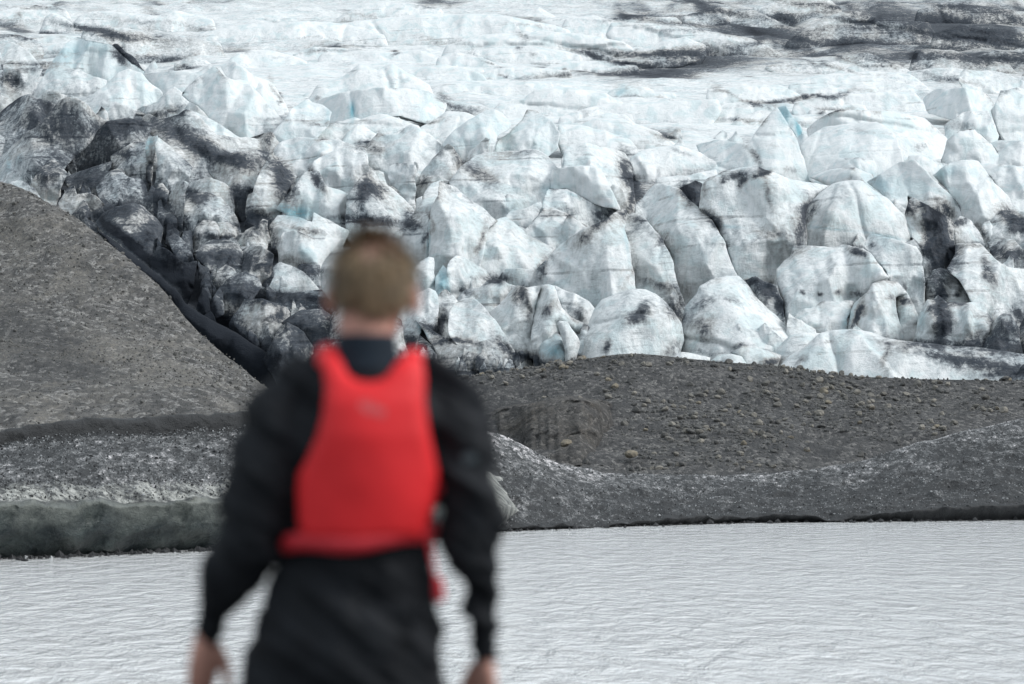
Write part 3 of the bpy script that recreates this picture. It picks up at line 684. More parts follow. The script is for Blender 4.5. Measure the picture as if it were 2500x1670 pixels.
# seracs: crop, outline, options
SERACS = [
 # --- right half of the front
 ('E',[(515,255),(560,180),(620,120),(690,72),(880,45),(1060,42),(1110,60),(1180,110),(1212,165),(1165,215),(1150,300),(1120,345),(1100,395),(900,460),(820,500),(700,450),(560,320)],dict(lean=.8,crease=(690,72,900,460),kl=.5,kr=.1,label='broad serac with an ash-darkened sloping top')),
 ('E',[(1240,160),(1250,60),(1290,10),(1400,0),(1560,30),(1640,60),(1690,150),(1705,350),(1690,420),(1600,430),(1400,300)],dict(lean=.9,kl=.2,kr=.5)),
 ('E',[(1150,290),(1155,240),(1175,172),(1260,150),(1410,140),(1500,180),(1540,260),(1570,340),(1608,425),(1500,412),(1360,342),(1260,292)],dict(lean=.35,dd=-1.5,kr=.2,dirt_shade=-.25,ext=0,label='bright white overhanging ice block above the grey dome')),
 ('E',[(1095,410),(1120,340),(1150,285),(1260,285),(1360,340),(1500,405),(1605,425),(1570,470),(1420,530),(1300,500),(1180,440)],dict(lean=.5,dirt_shade=-.05)),
 ('E',[(960,525),(1000,545),(1060,480),(1120,420),(1180,412),(1270,450),(1350,500),(1410,530),(1340,590),(1240,660),(1150,670),(1060,630),(990,570)],dict(lean=.45)),
 ('E',[(865,475),(900,440),(1010,410),(1100,368),(1112,400),(1050,480),(1000,545),(955,525)],dict()),
 ('E',[(215,560),(260,480),(330,400),(345,330),(400,250),(455,235),(445,330),(402,405),(388,480),(380,620),(385,760),(330,760),(290,820),(230,780),(200,640)],dict(kl=.8,kr=.1,lean=.3)),
 ('E',[(384,720),(386,500),(400,405),(440,330),(455,238),(560,290),(700,390),(822,490),(775,540),(745,620),(705,740),(690,800),(600,760),(560,740),(500,830),(430,860),(410,790)],dict(lean=.35,crease=(470,330,560,760),kl=.3,kr=.35,label='tall layered serac right of the dark blue cleft')),
 ('E',[(688,790),(715,680),(755,540),(800,505),(870,470),(930,512),(1010,580),(1110,630),(1195,665),(1165,700),(1115,750),(1105,820),(1050,880),(850,880),(760,860)],dict(lean=.4,crease=(870,470,760,870),kl=.4,kr=.3)),
 ('E',[(1110,890),(1110,790),(1160,712),(1240,630),(1340,560),(1450,510),(1520,490),(1570,450),(1645,415),(1650,460),(1635,540),(1660,640),(1690,800),(1710,870),(1900,925),(1930,955),(1650,985),(1560,1000),(1440,1060),(1370,1010),(1330,980),(1230,950),(1120,915)],dict(lean=.38,crease=(1560,450,1480,1040),kl=.22,kr=.6,label='large central ice pyramid, grey at the top, layered below')),
 ('E',[(1625,560),(1632,470),(1680,438),(1750,458),(1800,520),(1870,610),(1920,690),(1960,790),(2000,860),(2040,915),(1980,975),(1850,950),(1710,890),(1690,800),(1655,650)],dict(lean=.38,crease=(1690,440,1840,950),kl=.5,kr=.15,dd=-.6)),
 ('E',[(1700,450),(1705,385),(1760,330),(1830,252),(1900,260),(1990,300),(2100,410),(2190,490),(2260,600),(2340,740),(2455,865),(2380,900),(2200,930),(2040,940),(1980,850),(1930,690),(1860,600),(1800,520),(1750,465)],dict(lean=.35,crease=(1960,290,2250,900),kl=.3,kr=.6,label='white-capped serac with a grey belly behind the central pyramid')),
 ('E',[(1970,300),(2020,262),(2090,240),(2130,255),(2120,330),(2100,420),(2040,400)],dict(dirt_shade=.9)),
 ('E',[(1335,1400),(1342,1300),(1370,1230),(1400,1160),(1440,1060),(1490,1000),(1600,950),(1680,930),(1770,934),(1830,960),(1900,1020),(1960,1090),(2000,1150),(2012,1235),(1960,1310),(1870,1370),(1700,1410),(1500,1410)],dict(lean=.5,bevel=.4,kl=.2,kr=.25,rough=.5,facets=1,label='rounded ice dome with a dark V-shaped ash stain')),
 ('E',[(1255,1400),(1250,1320),(1225,1230),(1202,1150),(1216,1130),(1270,1140),(1295,1180),(1340,1240),(1352,1270),(1336,1330),(1322,1400)],dict(lean=.25,bevel=.35,dd=-2.5,facets=1,rough=.5,kl=.3,kr=.6,ext=0,label='slender finger of white ice left of the rounded dome')),
 ('E',[(1085,1350),(1100,1280),(1150,1240),(1200,1195),(1235,1240),(1255,1330),(1255,1400),(1150,1400)],dict(bevel=.35,blue=.35)),
 ('E',[(1315,1320),(1335,1250),(1345,1190),(1375,1160),(1400,1170),(1400,1260),(1350,1360)],dict(bevel=.4,facets=1,blue=.2)),
 ('E',[(772,1090),(830,1030),(880,975),(940,908),(990,910),(1095,914),(1082,980),(1062,1050),(1045,1120),(1045,1200),(1065,1330),(1000,1320),(900,1260),(830,1180)],dict(lean=.35,crease=(990,910,1000,1320),kl=.4,kr=.4)),
 ('E',[(1040,1210),(1046,1130),(1066,1040),(1082,960),(1110,905),(1150,896),(1190,908),(1202,960),(1240,1050),(1300,1112),(1375,1152),(1340,1190),(1270,1170),(1220,1160),(1190,1220),(1150,1260),(1100,1310),(1080,1350),(1060,1330)],dict(lean=.35,kl=.3,kr=.5,bevel=.25)),
 ('E',[(1190,905),(1240,930),(1300,955),(1340,970),(1400,1010),(1445,1052),(1420,1130),(1395,1175),(1310,1130),(1240,1055),(1205,972)],dict(dd=1.5)),
 ('E',[(1185,900),(1240,880),(1340,850),(1366,850),(1352,900),(1336,975),(1260,950)],dict(lean=.2,blue=.1)),
 ('E',[(508,1210),(514,1080),(540,1020),(600,995),(680,993),(722,1030),(770,1090),(840,1170),(910,1260),(1000,1350),(1005,1410),(900,1390),(830,1290),(760,1280),(690,1300),(600,1280),(520,1240)],dict(lean=.4,kl=.25,kr=.35)),
 ('E',[(300,1120),(350,1150),(420,1205),(560,1285),(640,1290),(700,1268),(790,1240),(830,1250),(880,1300),(930,1370),(1025,1450),(900,1480),(820,1480),(680,1490),(500,1470),(420,1410),(440,1350),(380,1250)],dict(lean=.6,dirt_shade=.18,kl=.3,kr=.3,label='low striped ice wedge above the gravel')),
 ('E',[(150,1160),(190,1060),(250,1010),(320,950),(390,921),(432,940),(447,980),(442,1080),(438,1130),(470,1200),(515,1240),(480,1250),(400,1210),(340,1170),(310,1220),(300,1300),(230,1330),(160,1310)],dict(lean=.3,kl=.2,kr=.4)),
 ('E',[(248,990),(252,900),(290,810),(330,750),(380,727),(410,735),(420,800),(432,880),(434,935),(390,940),(320,960)],dict(lean=.2,label='sharp white ice tooth beside the head of the person')),
 ('E',[(428,860),(470,773),(497,800),(505,860),(524,920),(524,980),(500,1010),(450,990),(430,930)],dict(lean=.2,blue=.35)),
 ('E',[(493,815),(520,740),(560,711),(610,730),(680,770),(750,810),(788,862),(750,910),(720,935),(600,950),(540,1005),(520,930)],dict(lean=.3,kl=.3,kr=.3)),
 ('E',[(825,870),(860,804),(950,799),(1050,799),(1070,830),(1114,872),(1112,920),(1000,930),(920,920)],dict(lean=.3)),
 ('E',[(555,1000),(620,930),(710,920),(760,868),(840,868),(890,890),(945,910),(885,975),(835,1040),(782,1095),(720,1040),(680,1010),(600,1010)],dict(lean=.3,dirt_shade=.1)),
 ('E',[(300,330),(290,240),(340,180),(400,110),(480,20),(500,-5),(540,20),(590,90),(612,122),(580,190),(520,262),(440,252),(380,305),(330,350)],dict(lean=.5,dirt_shade=.12,crease=(500,0,520,260),kl=.3,kr=.5)),
 ('E',[(290,330),(310,270),(380,210),(450,200),(520,245),(470,290),(400,330),(330,370)],dict(lean=.4,dirt_shade=.2)),
 ('E',[(125,215),(130,150),(180,125),(240,124),(300,140),(306,180),(292,220),(302,280),(300,365),(250,340),(190,280),(140,255)],dict(lean=.25,dirt_shade=-.1)),
 ('E',[(285,440),(300,350),(345,335),(350,390),(300,450),(280,480)],dict(lean=.3)),
 ('B',[(222,1160),(240,1100),(300,1020),(360,978),(440,988),(465,1060),(540,1130),(612,1200),(590,1270),(560,1340),(500,1350),(330,1320),(225,1280)],dict(lean=.5,dirt_shade=.12,kl=.3,kr=.3)),
 ('B',[(775,800),(850,740),(980,650),(1070,624),(1120,640),(1162,700),(1150,745),(1085,785),(1045,870),(960,900),(860,870)],dict(lean=.35,dirt_shade=-.2,blue=.12,crease=(1070,624,960,900),kl=.15,kr=.3,label='pale blue slab of clean ice leaning left')),
 ('B',[(1045,870),(1080,800),(1160,750),(1230,690),(1260,630),(1320,635),(1400,690),(1445,760),(1440,810),(1340,850),(1180,880),(1100,890)],dict(lean=.5,dirt_shade=-.2,blue=.06)),
 ('B',[(330,850),(400,768),(510,768),(600,713),(680,760),(765,830),(705,930),(640,1000),(500,950),(480,970),(360,940)],dict(lean=.5)),
 ('B',[(500,780),(540,740),(600,714),(690,765),(760,830),(700,880),(640,960),(560,880)],dict(lean=.5,dd=-1.2,dirt_shade=-.1)),
 # --- far right
 ('F',[(15,410),(40,260),(90,210),(250,160),(390,148),(480,182),(560,208),(700,240),(855,270),(800,310),(722,380),(693,470),(708,650),(630,680),(590,750),(530,790),(510,920),(440,910),(360,870),(250,730),(160,590),(60,450)],dict(lean=.3,crease=(470,180,420,900),kl=.12,kr=.25,bevel=.1,label='wide ice wall with dark ash spilling over its rim')),
 ('F',[(705,660),(695,470),(730,380),(800,310),(870,260),(960,236),(1060,240),(1120,290),(1220,350),(1290,420),(1335,465),(1380,600),(1340,640),(1110,600),(1080,670),(930,690),(720,690)],dict(lean=.35,bevel=.3,kl=.3,kr=.3,rough=.6,facets=1,label='smooth white domed ice wall with a thin horizontal band')),
 ('F',[(1075,665),(1110,580),(1250,605),(1400,655),(1445,750),(1460,1010),(1410,1030),(1385,1100),(1330,1000),(1240,900),(1205,810),(1120,720)],dict(lean=.2,kl=.1,kr=.2)),
 ('F',[(1093,252),(1160,200),(1300,120),(1390,108),(1450,150),(1500,220),(1600,300),(1680,380),(1740,480),(1765,520),(1650,490),(1640,510),(1560,440),(1460,390),(1350,345),(1345,430),(1290,430),(1220,355)],dict(lean=.45,crease=(1190,190,1300,420),kl=.9,kr=.12,dirt_shade=-.15,label='white peaked serac with a pale blue left facet')),
 ('F',[(1325,455),(1360,338),(1460,388),(1560,438),(1645,500),(1645,600),(1658,695),(1605,800),(1530,830),(1480,920),(1450,900),(1440,700),(1380,600)],dict(lean=.25,dd=-.8,kl=.1,kr=.2,ext=0,label='ash-black ice slab under the white peak')),
 ('F',[(1508,205),(1600,138),(1690,108),(1800,118),(1900,250),(1990,330),(2055,425),(1940,440),(1890,510),(1830,520),(1750,500),(1680,375),(1600,295)],dict(lean=.45,dirt_shade=-.12,crease=(1790,118,1960,500),kl=.25,kr=.5)),
 ('F',[(1785,128),(2000,140),(2100,148),(2300,170),(2330,440),(2060,450),(1990,345),(1900,245)],dict(lean=.6,dirt_shade=-.12,dd=2)),
 ('F',[(1638,520),(1680,463),(1750,488),(1800,560),(1850,640),(1905,735),(1850,760),(1820,700),(1660,700),(1650,600)],dict(lean=.3,dd=-1)),
 ('F',[(1820,560),(1830,510),(1870,488),(1890,520),(1890,590),(1860,640),(1840,620)],dict(bevel=.4,dirt_shade=-.1)),
 ('F',[(1880,540),(1920,440),(1950,424),(2091,430),(2250,440),(2280,650),(2080,670),(2040,630),(1990,620),(1880,620)],dict(lean=.4,crease=(1945,424,2060,660),kl=.5,kr=.4,dirt_shade=.1)),
 ('F',[(1855,645),(1890,610),(1990,600),(2040,618),(2091,680),(2250,690),(2280,840),(2050,820),(1950,790),(1895,740)],dict(lean=.4,dirt_shade=.25)),
 ('F',[(1598,800),(1650,702),(1660,640),(1820,645),(1900,730),(1990,788),(2091,798),(2300,830),(2330,1120),(2060,1110),(1890,1100),(1830,1040),(1740,950),(1680,880)],dict(lean=.4,kl=.3,kr=.15)),
 ('F',[(1452,985),(1470,870),(1510,810),(1560,794),(1620,810),(1680,890),(1780,950),(1835,1015),(1740,1040),(1600,1040),(1470,1020)],dict(lean=.3,bevel=.3,dd=-1,kl=.4,kr=.2,label='ice knob with a black vertical ash streak')),
 ('F',[(1398,1200),(1430,1080),(1470,1000),(1600,1015),(1740,1015),(1830,1008),(1870,1080),(1905,1145),(1840,1230),(1790,1310),(1640,1310),(1500,1260),(1410,1250)],dict(lean=.3,bevel=.2,kl=.4,kr=.2)),
 ('F',[(1780,1320),(1840,1210),(1900,1140),(1960,1080),(2010,1090),(2060,1180),(2085,1290),(2100,1360),(1900,1350)],dict(lean=.35,dirt_shade=.12)),
 ('F',[(2050,1330),(2062,1180),(2100,1100),(2180,1080),(2300,1120),(2340,1360),(2200,1380)],dict(lean=.35,dirt_shade=.3,dd=1)),
 ('F',[(945,1210),(980,1080),(1010,1020),(1090,960),(1130,900),(1210,868),(1280,880),(1345,950),(1275,985),(1282,1070),(1330,1170),(1374,1240),(1240,1230),(1100,1230)],dict(lean=.3,bevel=.2,dd=-1,label='arched ice block with a dark slanting streak')),
 ('F',[(1268,985),(1342,948),(1390,1030),(1422,1105),(1402,1170),(1335,1185),(1290,1085)],dict(lean=.3)),
 ('F',[(580,1170),(640,1090),(720,1040),(810,1003),(1005,1008),(992,1060),(965,1130),(945,1210),(800,1230),(680,1220)],dict(lean=.4)),
 ('F',[(508,805),(590,720),(620,660),(700,646),(830,653),(930,648),(1060,668),(1110,708),(1190,790),(1226,865),(1135,895),(1085,965),(1000,1030),(810,1030),(700,1070),(600,1160),(560,1030),(520,910)],dict(lean=.25,bevel=.12,kl=.15,kr=.25,crease=(700,650,820,1100),label='flat-topped ice block with a black patch on its rim')),
 ('F',[(305,875),(380,848),(440,878),(515,900),(550,1000),(592,1150),(500,1110),(430,1030),(360,930)],dict(lean=.3,dirt_shade=.35)),
 ('F',[(-110,1200),(-75,1050),(0,960),(20,910),(90,868),(200,846),(270,848),(320,890),(370,970),(430,1030),(520,1110),(600,1170),(685,1212),(600,1240),(520,1320),(400,1340),(280,1320),(210,1350),(100,1380),(-80,1370)],dict(lean=.7,bevel=.3,rough=.5,facets=1,crease=(150,850,330,1320),kl=.35,kr=.35,dirt_shade=-.05,label='smooth ice dune, dusty grey on its left flank')),
 ('F',[(485,1450),(580,1370),(700,1290),(790,1210),(880,1188),(1000,1188),(1120,1205),(1200,1238),(1400,1268),(1640,1290),(1800,1300),(2091,1345),(2350,1370),(2400,1600),(1900,1580),(1700,1560),(1400,1530),(1000,1510),(800,1500),(620,1480)],dict(lean=.7,bevel=.35,rough=.4,facets=0,kl=.1,kr=.05,dirt_shade=-.06,label='broad low ice dome above the gravel crest')),
 ('F',[(60,1430),(90,1390),(140,1350),(230,1346),(290,1360),(335,1415),(320,1450),(200,1450)],dict(lean=.6,bevel=.4,facets=0,rough=.4,dirt_shade=-.05)),
 ('F',[(-190,1375),(-100,1330),(0,1345),(90,1370),(70,1420),(-100,1430)],dict(lean=.6,bevel=.4,facets=0,rough=.4)),
 ('F',[(215,1340),(300,1288),(400,1310),(545,1350),(490,1420),(400,1440),(330,1430),(290,1370)],dict(lean=.7,bevel=.35,facets=1,rough=.5,dirt_shade=.05)),
 ('F',[(470,1330),(600,1222),(700,1208),(800,1212),(700,1300),(590,1390),(500,1370)],dict(lean=.8,bevel=.3,facets=1,rough=.5)),
 ('F',[(1850,1560),(1960,1480),(2091,1410),(2250,1380),(2350,1560),(2100,1640)],dict(lean=.8,bevel=.3,facets=0,rough=.5,dirt_shade=.2,dd=-1)),
 # --- left, behind the gravel hill
 ('A',[(100,580),(270,400),(330,310),(400,235),(440,208),(500,230),(600,250),(640,253),(700,320),(760,370),(832,412),(800,440),(700,450),(640,480),(600,500),(540,480),(440,440),(330,420),(250,480)],dict(lean=.5,crease=(500,228,620,480),kl=.12,kr=.3,dirt_shade=-.2,blue=.15,label='clean pale peak with a black slab along its right edge')),
 ('A',[(632,262),(648,250),(672,250),(740,310),(800,360),(834,412),(800,405),(720,350)],dict(lean=.3,ext=0,dd=-2,dirt_shade=1.1,bevel=.1,thick=2)),
 ('A',[(160,560),(260,420),(330,378),(440,393),(540,438),(612,460),(590,520),(500,565),(430,560),(300,590),(230,610)],dict(lean=.5,dirt_shade=-.1)),
 ('A',[(415,550),(500,552),(590,500),(680,410),(740,393),(800,418),(870,480),(935,535),(900,580),(790,600),(735,650),(700,700),(640,710),(560,660),(480,610)],dict(lean=.4,dirt_shade=-.22,crease=(690,408,640,700),kl=.2,kr=.35)),
 ('A',[(770,600),(780,560),(800,512),(850,508),(930,545),(1000,498),(1060,545),(1160,600),(1100,660),(960,640),(850,620)],dict(lean=.5,dirt_shade=-.1)),
 ('A',[(1035,540),(1130,450),(1230,378),(1290,440),(1440,490),(1520,580),(1645,662),(1575,730),(1510,790),(1440,730),(1250,690),(1150,620)],dict(lean=.45,dirt_shade=-.12,crease=(1230,378,1500,780),kl=.2,kr=.5,label='big pale triangular serac on the left')),
 ('A',[(820,430),(1000,402),(1130,412),(1200,370),(1300,372),(1400,390),(1520,490),(1640,600),(1680,625),(1600,650),(1450,560),(1300,520),(1100,560),(940,540)],dict(lean=.8,dirt_shade=-.15,dd=1)),
 ('A',[(1250,370),(1350,360),(1460,440),(1560,470),(1640,560),(1680,610),(1640,640),(1540,560),(1430,500),(1300,450)],dict(lean=.6,dirt_shade=-.15)),
 ('A',[(1500,780),(1560,740),(1680,620),(1760,560),(1790,580),(1850,600),(1900,640),(1880,720),(1800,760),(1680,800),(1600,830)],dict(lean=.5,dirt_shade=-.12,blue=.08)),
 ('A',[(1780,600),(1850,560),(2000,520),(2200,500),(2450,520),(2560,600),(2500,680),(2300,650),(2150,660),(2030,700),(1960,740),(1880,720)],dict(lean=.9,dirt_shade=-.25,rough=.6)),
 ('A',[(1000,640),(1040,625),(1130,640),(1250,700),(1400,760),(1490,800),(1400,810),(1270,800),(1200,760),(1080,700)],dict(lean=.6,dirt_shade=-.12,dd=-1)),
 ('A',[(-60,280),(0,260),(40,233),(110,260),(180,310),(245,392),(200,490),(140,560),(60,620),(-60,660)],dict(lean=.6,dirt_shade=.02)),
 ('A',[(-300,500),(-200,330),(-100,280),(0,300),(20,450),(-40,640),(-300,700)],dict(lean=.6,dirt_shade=.05)),
 ('A',[(-80,700),(0,640),(100,560),(170,543),(260,578),(325,600),(285,690),(200,760),(100,820),(0,880),(-80,900)],dict(lean=.5,dirt_shade=.22)),
 ('A',[(-150,960),(0,880),(120,790),(240,700),(340,580),(390,556),(440,560),(520,620),(605,692),(560,740),(510,820),(430,880),(340,930),(250,1000),(130,1050),(60,1070),(-150,1060)],dict(lean=.6,dirt_shade=.12,crease=(400,556,300,980),kl=.25,kr=.5,label='tall brownish ice ridge with blue melt holes')),
 ('A',[(-300,880),(-200,760),(-60,720),(30,800),(0,930),(-100,1000),(-300,1020)],dict(lean=.6,dirt_shade=.2)),
 ('A',[(360,960),(440,830),(540,708),(620,690),(720,678),(830,690),(885,722),(830,810),(760,830),(700,880),(640,920),(560,970),(440,1010)],dict(lean=.6,dirt_shade=.28,label='dark ash-covered hump on the left')),
 ('A',[(820,710),(900,690),(1020,660),(1060,628),(1160,680),(1250,770),(1370,790),(1490,790),(1560,760),(1600,820),(1530,880),(1440,880),(1340,900),(1250,930),(1190,950),(1130,1000),(1080,990),(1000,900),(930,820),(870,780)],dict(lean=1.0,dirt_shade=.2)),
 ('A',[(630,900),(700,850),(760,808),(830,818),(838,900),(840,1000),(868,1110),(840,1100),(800,1060),(740,1040),(660,990)],dict(lean=.3,dirt_shade=.02)),
 ('A',[(885,830),(910,788),(960,830),(1030,890),(1105,962),(1070,1020),(990,1060),(930,1090),(885,1150),(872,1060),(900,940)],dict(lean=.35,dirt_shade=-.02)),
 ('A',[(830,840),(850,790),(905,780),(900,850),(880,930),(870,1040),(845,980)],dict(lean=.2,blue=.3,dd=1)),
 ('A',[(1190,950),(1250,890),(1350,870),(1440,860),(1545,878),(1510,960),(1480,1000),(1490,1070),(1440,1140),(1400,1170),(1340,1090),(1250,1050),(1200,1000)],dict(lean=.4,dirt_shade=.25)),
 ('A',[(1395,1200),(1440,1120),(1480,1010),(1540,885),(1590,900),(1640,970),(1705,1010),(1650,1090),(1610,1170),(1590,1250),(1520,1280),(1440,1270)],dict(lean=.4,dirt_shade=.1,crease=(1545,885,1500,1270),kl=.3,kr=.6,label='black ash-coated ice pinnacle')),
 ('A',[(1400,1190),(1420,1120),(1480,1080),(1530,1075),(1540,1150),(1510,1240),(1440,1250)],dict(dd=-1,dirt_shade=.05)),
 ('A',[(1562,860),(1610,810),(1720,783),(1900,800),(2090,850),(2105,940),(1980,980),(1880,950),(1790,960),(1750,1000),(1705,1030),(1620,970)],dict(lean=.5,dirt_shade=-.1)),
 ('A',[(1580,1200),(1690,1060),(1750,983),(1820,983),(1870,1065),(1995,1110),(1990,1180),(1995,1280),(1960,1300),(1870,1270),(1800,1240),(1780,1275),(1720,1260),(1640,1235)],dict(lean=.3,dirt_shade=-.12,crease=(1770,983,1790,1270),kl=.2,kr=.3,ext=0,label='white ice block with a teal undercut')),
 ('A',[(1760,990),(1800,920),(1930,850),(2030,828),(2090,860),(2112,950),(2155,985),(2070,1040),(2000,1140),(1870,1090),(1830,1010)],dict(lean=.4,dirt_shade=-.05)),
 ('A',[(550,1080),(620,980),(670,963),(730,1008),(800,1018),(840,1070),(872,1150),(885,1240),(800,1210),(740,1210),(680,1210),(620,1230),(580,1150)],dict(lean=.35)),
 ('A',[(876,1110),(900,1060),(930,1048),(972,1090),(962,1150),(932,1240),(900,1270),(880,1200)],dict(lean=.25,dirt_shade=.1)),
 ('A',[(932,1280),(970,1150),(990,1060),(1040,1028),(1082,1050),(1055,1150),(1045,1260),(980,1340)],dict(lean=.25)),
 ('A',[(1045,1190),(1070,1090),(1100,1040),(1200,1018),(1290,1050),(1342,1110),(1350,1210),(1290,1170),(1200,1140),(1120,1150)],dict(lean=.35)),
 ('A',[(1035,1270),(1060,1160),(1110,1108),(1190,1103),(1270,1130),(1320,1190),(1372,1260),(1395,1320),(1360,1350),(1250,1300),(1140,1310),(1100,1345),(1050,1345)],dict(lean=.35)),
 ('A',[(1095,1400),(1120,1300),(1160,1263),(1240,1268),(1260,1320),(1250,1390),(1180,1420),(1120,1420)],dict(lean=.3,bevel=.3)),
 ('A',[(1240,1275),(1330,1278),(1375,1310),(1350,1360),(1290,1400),(1245,1400)],dict(lean=.3,bevel=.25)),
 ('A',[(1320,1390),(1370,1340),(1440,1320),(1500,1330),(1540,1390),(1500,1430),(1400,1430)],dict(lean=.5,bevel=.3)),
 ('A',[(550,1275),(590,1220),(660,1185),(760,1163),(830,1190),(910,1260),(940,1310),(910,1390),(840,1470),(780,1480),(700,1430),(620,1370)],dict(lean=.35,bevel=.2,dirt_shade=.1,label='rounded ash-speckled ice boulder shape above the dark gap')),
 ('A',[(335,1170),(380,1080),(420,1060),(440,1110),(500,1100),(560,1130),(605,1200),(580,1300),(500,1290),(400,1250)],dict(lean=.35,dirt_shade=.02)),
 ('A',[(165,1060),(240,950),(300,903),(350,950),(385,1000),(340,1070),(310,1150),(250,1150),(180,1110)],dict(lean=.35,dirt_shade=.05)),
 ('A',[(365,1020),(440,990),(560,950),(645,925),(610,1010),(570,1090),(480,1120),(420,1080)],dict(lean=.4,dirt_shade=.2)),
 ('A',[(20,1080),(60,1040),(130,1040),(200,1080),(240,1130),(200,1180),(80,1160)],dict(lean=.35,dirt_shade=.1)),
 ('A',[(1000,1420),(1050,1320),(1100,1330),(1110,1420),(1060,1460)],dict(dirt_shade=.2,lean=.3)),
 ('D',[(955,420),(1000,398),(1060,440),(1110,500),(1125,550),(1050,550),(1000,500)],dict(lean=.3,dirt_shade=-.05)),
 ('D',[(840,540),(920,473),(980,500),(1050,560),(1125,560),(1110,660),(1055,710),(960,660),(880,620)],dict(lean=.2,dirt_shade=.3)),
 ('D',[(1110,510),(1200,440),(1280,428),(1370,470),(1400,540),(1390,620),(1320,640),(1200,580)],dict(lean=.35,dirt_shade=.05)),
 ('D',[(1370,470),(1500,470),(1565,520),(1550,600),(1440,650),(1385,640),(1395,540)],dict(lean=.35,dirt_shade=.12)),
 ('D',[(1215,710),(1240,620),(1290,578),(1340,600),(1375,645),(1310,690),(1240,740)],dict(lean=.3)),
 ('D',[(1190,790),(1280,670),(1400,618),(1480,650),(1505,705),(1450,770),(1340,830),(1260,860)],dict(lean=.4,dirt_shade=.18)),
 ('D',[(1490,730),(1570,655),(1560,600),(1600,563),(1680,590),(1740,620),(1865,712),(1830,760),(1720,765),(1620,730)],dict(lean=.4,dirt_shade=-.1,label='pale slab left of the ear of the person')),
 ('D',[(1700,600),(1760,570),(1830,580),(1842,640),(1850,720),(1780,680)],dict(dd=2,dirt_shade=.2)),
 ('D',[(1585,460),(1620,400),(1680,380),(1800,420),(1945,428),(1910,500),(1860,580),(1840,610),(1720,600),(1640,610),(1600,560)],dict(lean=.35,dirt_shade=-.15)),
 ('D',[(1540,360),(1590,298),(1680,298),(1780,330),(1790,278),(1850,300),(1930,350),(2000,380),(1930,440),(1800,430),(1680,390),(1600,420),(1560,420)],dict(lean=.5,dirt_shade=-.1)),
 ('D',[(1780,330),(1830,300),(2000,320),(2150,340),(2300,350),(2320,420),(2150,430),(1950,420)],dict(lean=.8,dirt_shade=.4,dd=2)),
 ('D',[(1840,720),(1845,580),(1900,500),(2000,480),(2100,560),(2100,900),(1980,900),(1890,760)],dict(lean=.35,dirt_shade=-.1)),
 ('D',[(1330,890),(1400,790),(1500,768),(1640,820),(1665,855),(1620,950),(1550,1030),(1480,1050),(1400,980)],dict(lean=.35,dirt_shade=.0)),
 ('D',[(1510,1100),(1580,980),(1640,900),(1740,960),(1795,1050),(1800,1150),(1740,1220),(1620,1220),(1580,1170)],dict(lean=.4,dirt_shade=.05)),
 ('D',[(1610,910),(1720,838),(1850,828),(1935,900),(1960,1000),(1945,1100),(1850,1150),(1780,1110),(1710,980)],dict(lean=.45,bevel=.35,dirt_shade=.25,facets=0,label='dark speckled ice dome left of the neck of the person')),
 ('D',[(545,375),(700,475),(850,590),(1000,712),(1070,800),(1200,885),(1380,985),(1500,1070),(1620,1180),(1660,1300),(1500,1320),(1330,1180),(1180,1040),(1000,900),(880,700),(700,520),(580,420)],dict(lean=.1,dirt_shade=1.5,dd=7,kl=.1,kr=.1,facets=0,bevel=.1,ext=0,label='undercut ice along the gravel hill, coloured black for the shade of the gap')),  # the gap's deep shade is put into this strip's colour
 ('D',[(1400,770),(1500,740),(1700,735),(1865,722),(1930,800),(1900,880),(1740,850),(1600,830)],dict(lean=.7,dirt_shade=.25)),
 ('D',[(1900,850),(2000,800),(2200,820),(2300,900),(2330,1080),(2300,1200),(1900,1200),(1880,1050)],dict(lean=.5,dirt_shade=.15)),
 ('D',[(1750,1180),(1800,1080),(1950,1080),(2200,1100),(2500,1150),(2600,1260),(1900,1290)],dict(lean=.9,dirt_shade=.4)),
 # --- upper right slopes
 ('C',[(1062,840),(1110,780),(1200,730),(1320,710),(1500,698),(1600,758),(1650,880),(1665,930),(1580,980),(1500,1000),(1300,990),(1120,950)],dict(lean=.9,dirt_shade=-.15,rough=.6,facets=2)),
 ('C',[(1105,740),(1170,680),(1290,630),(1430,633),(1600,640),(1780,680),(1905,790),(1890,860),(1700,900),(1655,910),(1600,800),(1500,730),(1250,740),(1115,790)],dict(lean=.9,dirt_shade=-.1,rough=.6)),
 ('C',[(470,830),(600,800),(760,820),(850,700),(930,615),(1045,790),(1125,945),(960,990),(840,980),(600,950)],dict(lean=.9,dirt_shade=-.15,rough=.7,crease=(930,620,900,980),kl=.15,kr=.5)),
 ('C',[(930,620),(980,600),(1050,700),(1080,740),(1065,810),(1040,790)],dict(lean=.5,ext=0,blue=.35,dirt_shade=-.1,dd=1)),
 ('C',[(1870,900),(1910,800),(1980,745),(2060,738),(2140,800),(2255,900),(2200,970),(2080,960),(1950,930)],dict(lean=.5,bevel=.3,dirt_shade=-.1,facets=1)),
 ('C',[(1890,720),(2000,650),(2140,638),(2205,760),(2160,830),(2060,760),(1980,760),(1905,810)],dict(lean=.6,dirt_shade=-.05)),
 ('C',[(2150,640),(2180,600),(2220,520),(2300,500),(2420,540),(2450,800),(2280,815),(2230,740)],dict(lean=.6,dirt_shade=-.1)),
 ('C',[(1765,570),(1840,508),(2000,500),(2120,528),(2180,600),(2230,720),(2130,660),(1980,660),(1800,640)],dict(lean=.8,dirt_shade=-.08)),
 ('C',[(1975,460),(2010,395),(2200,410),(2340,460),(2450,530),(2250,550),(2060,510),(2000,500)],dict(lean=.9,dirt_shade=-.05)),
 ('C',[(2140,830),(2200,810),(2347,808),(2500,830),(2520,930),(2300,950),(2200,930)],dict(lean=.9,dirt_shade=-.08)),
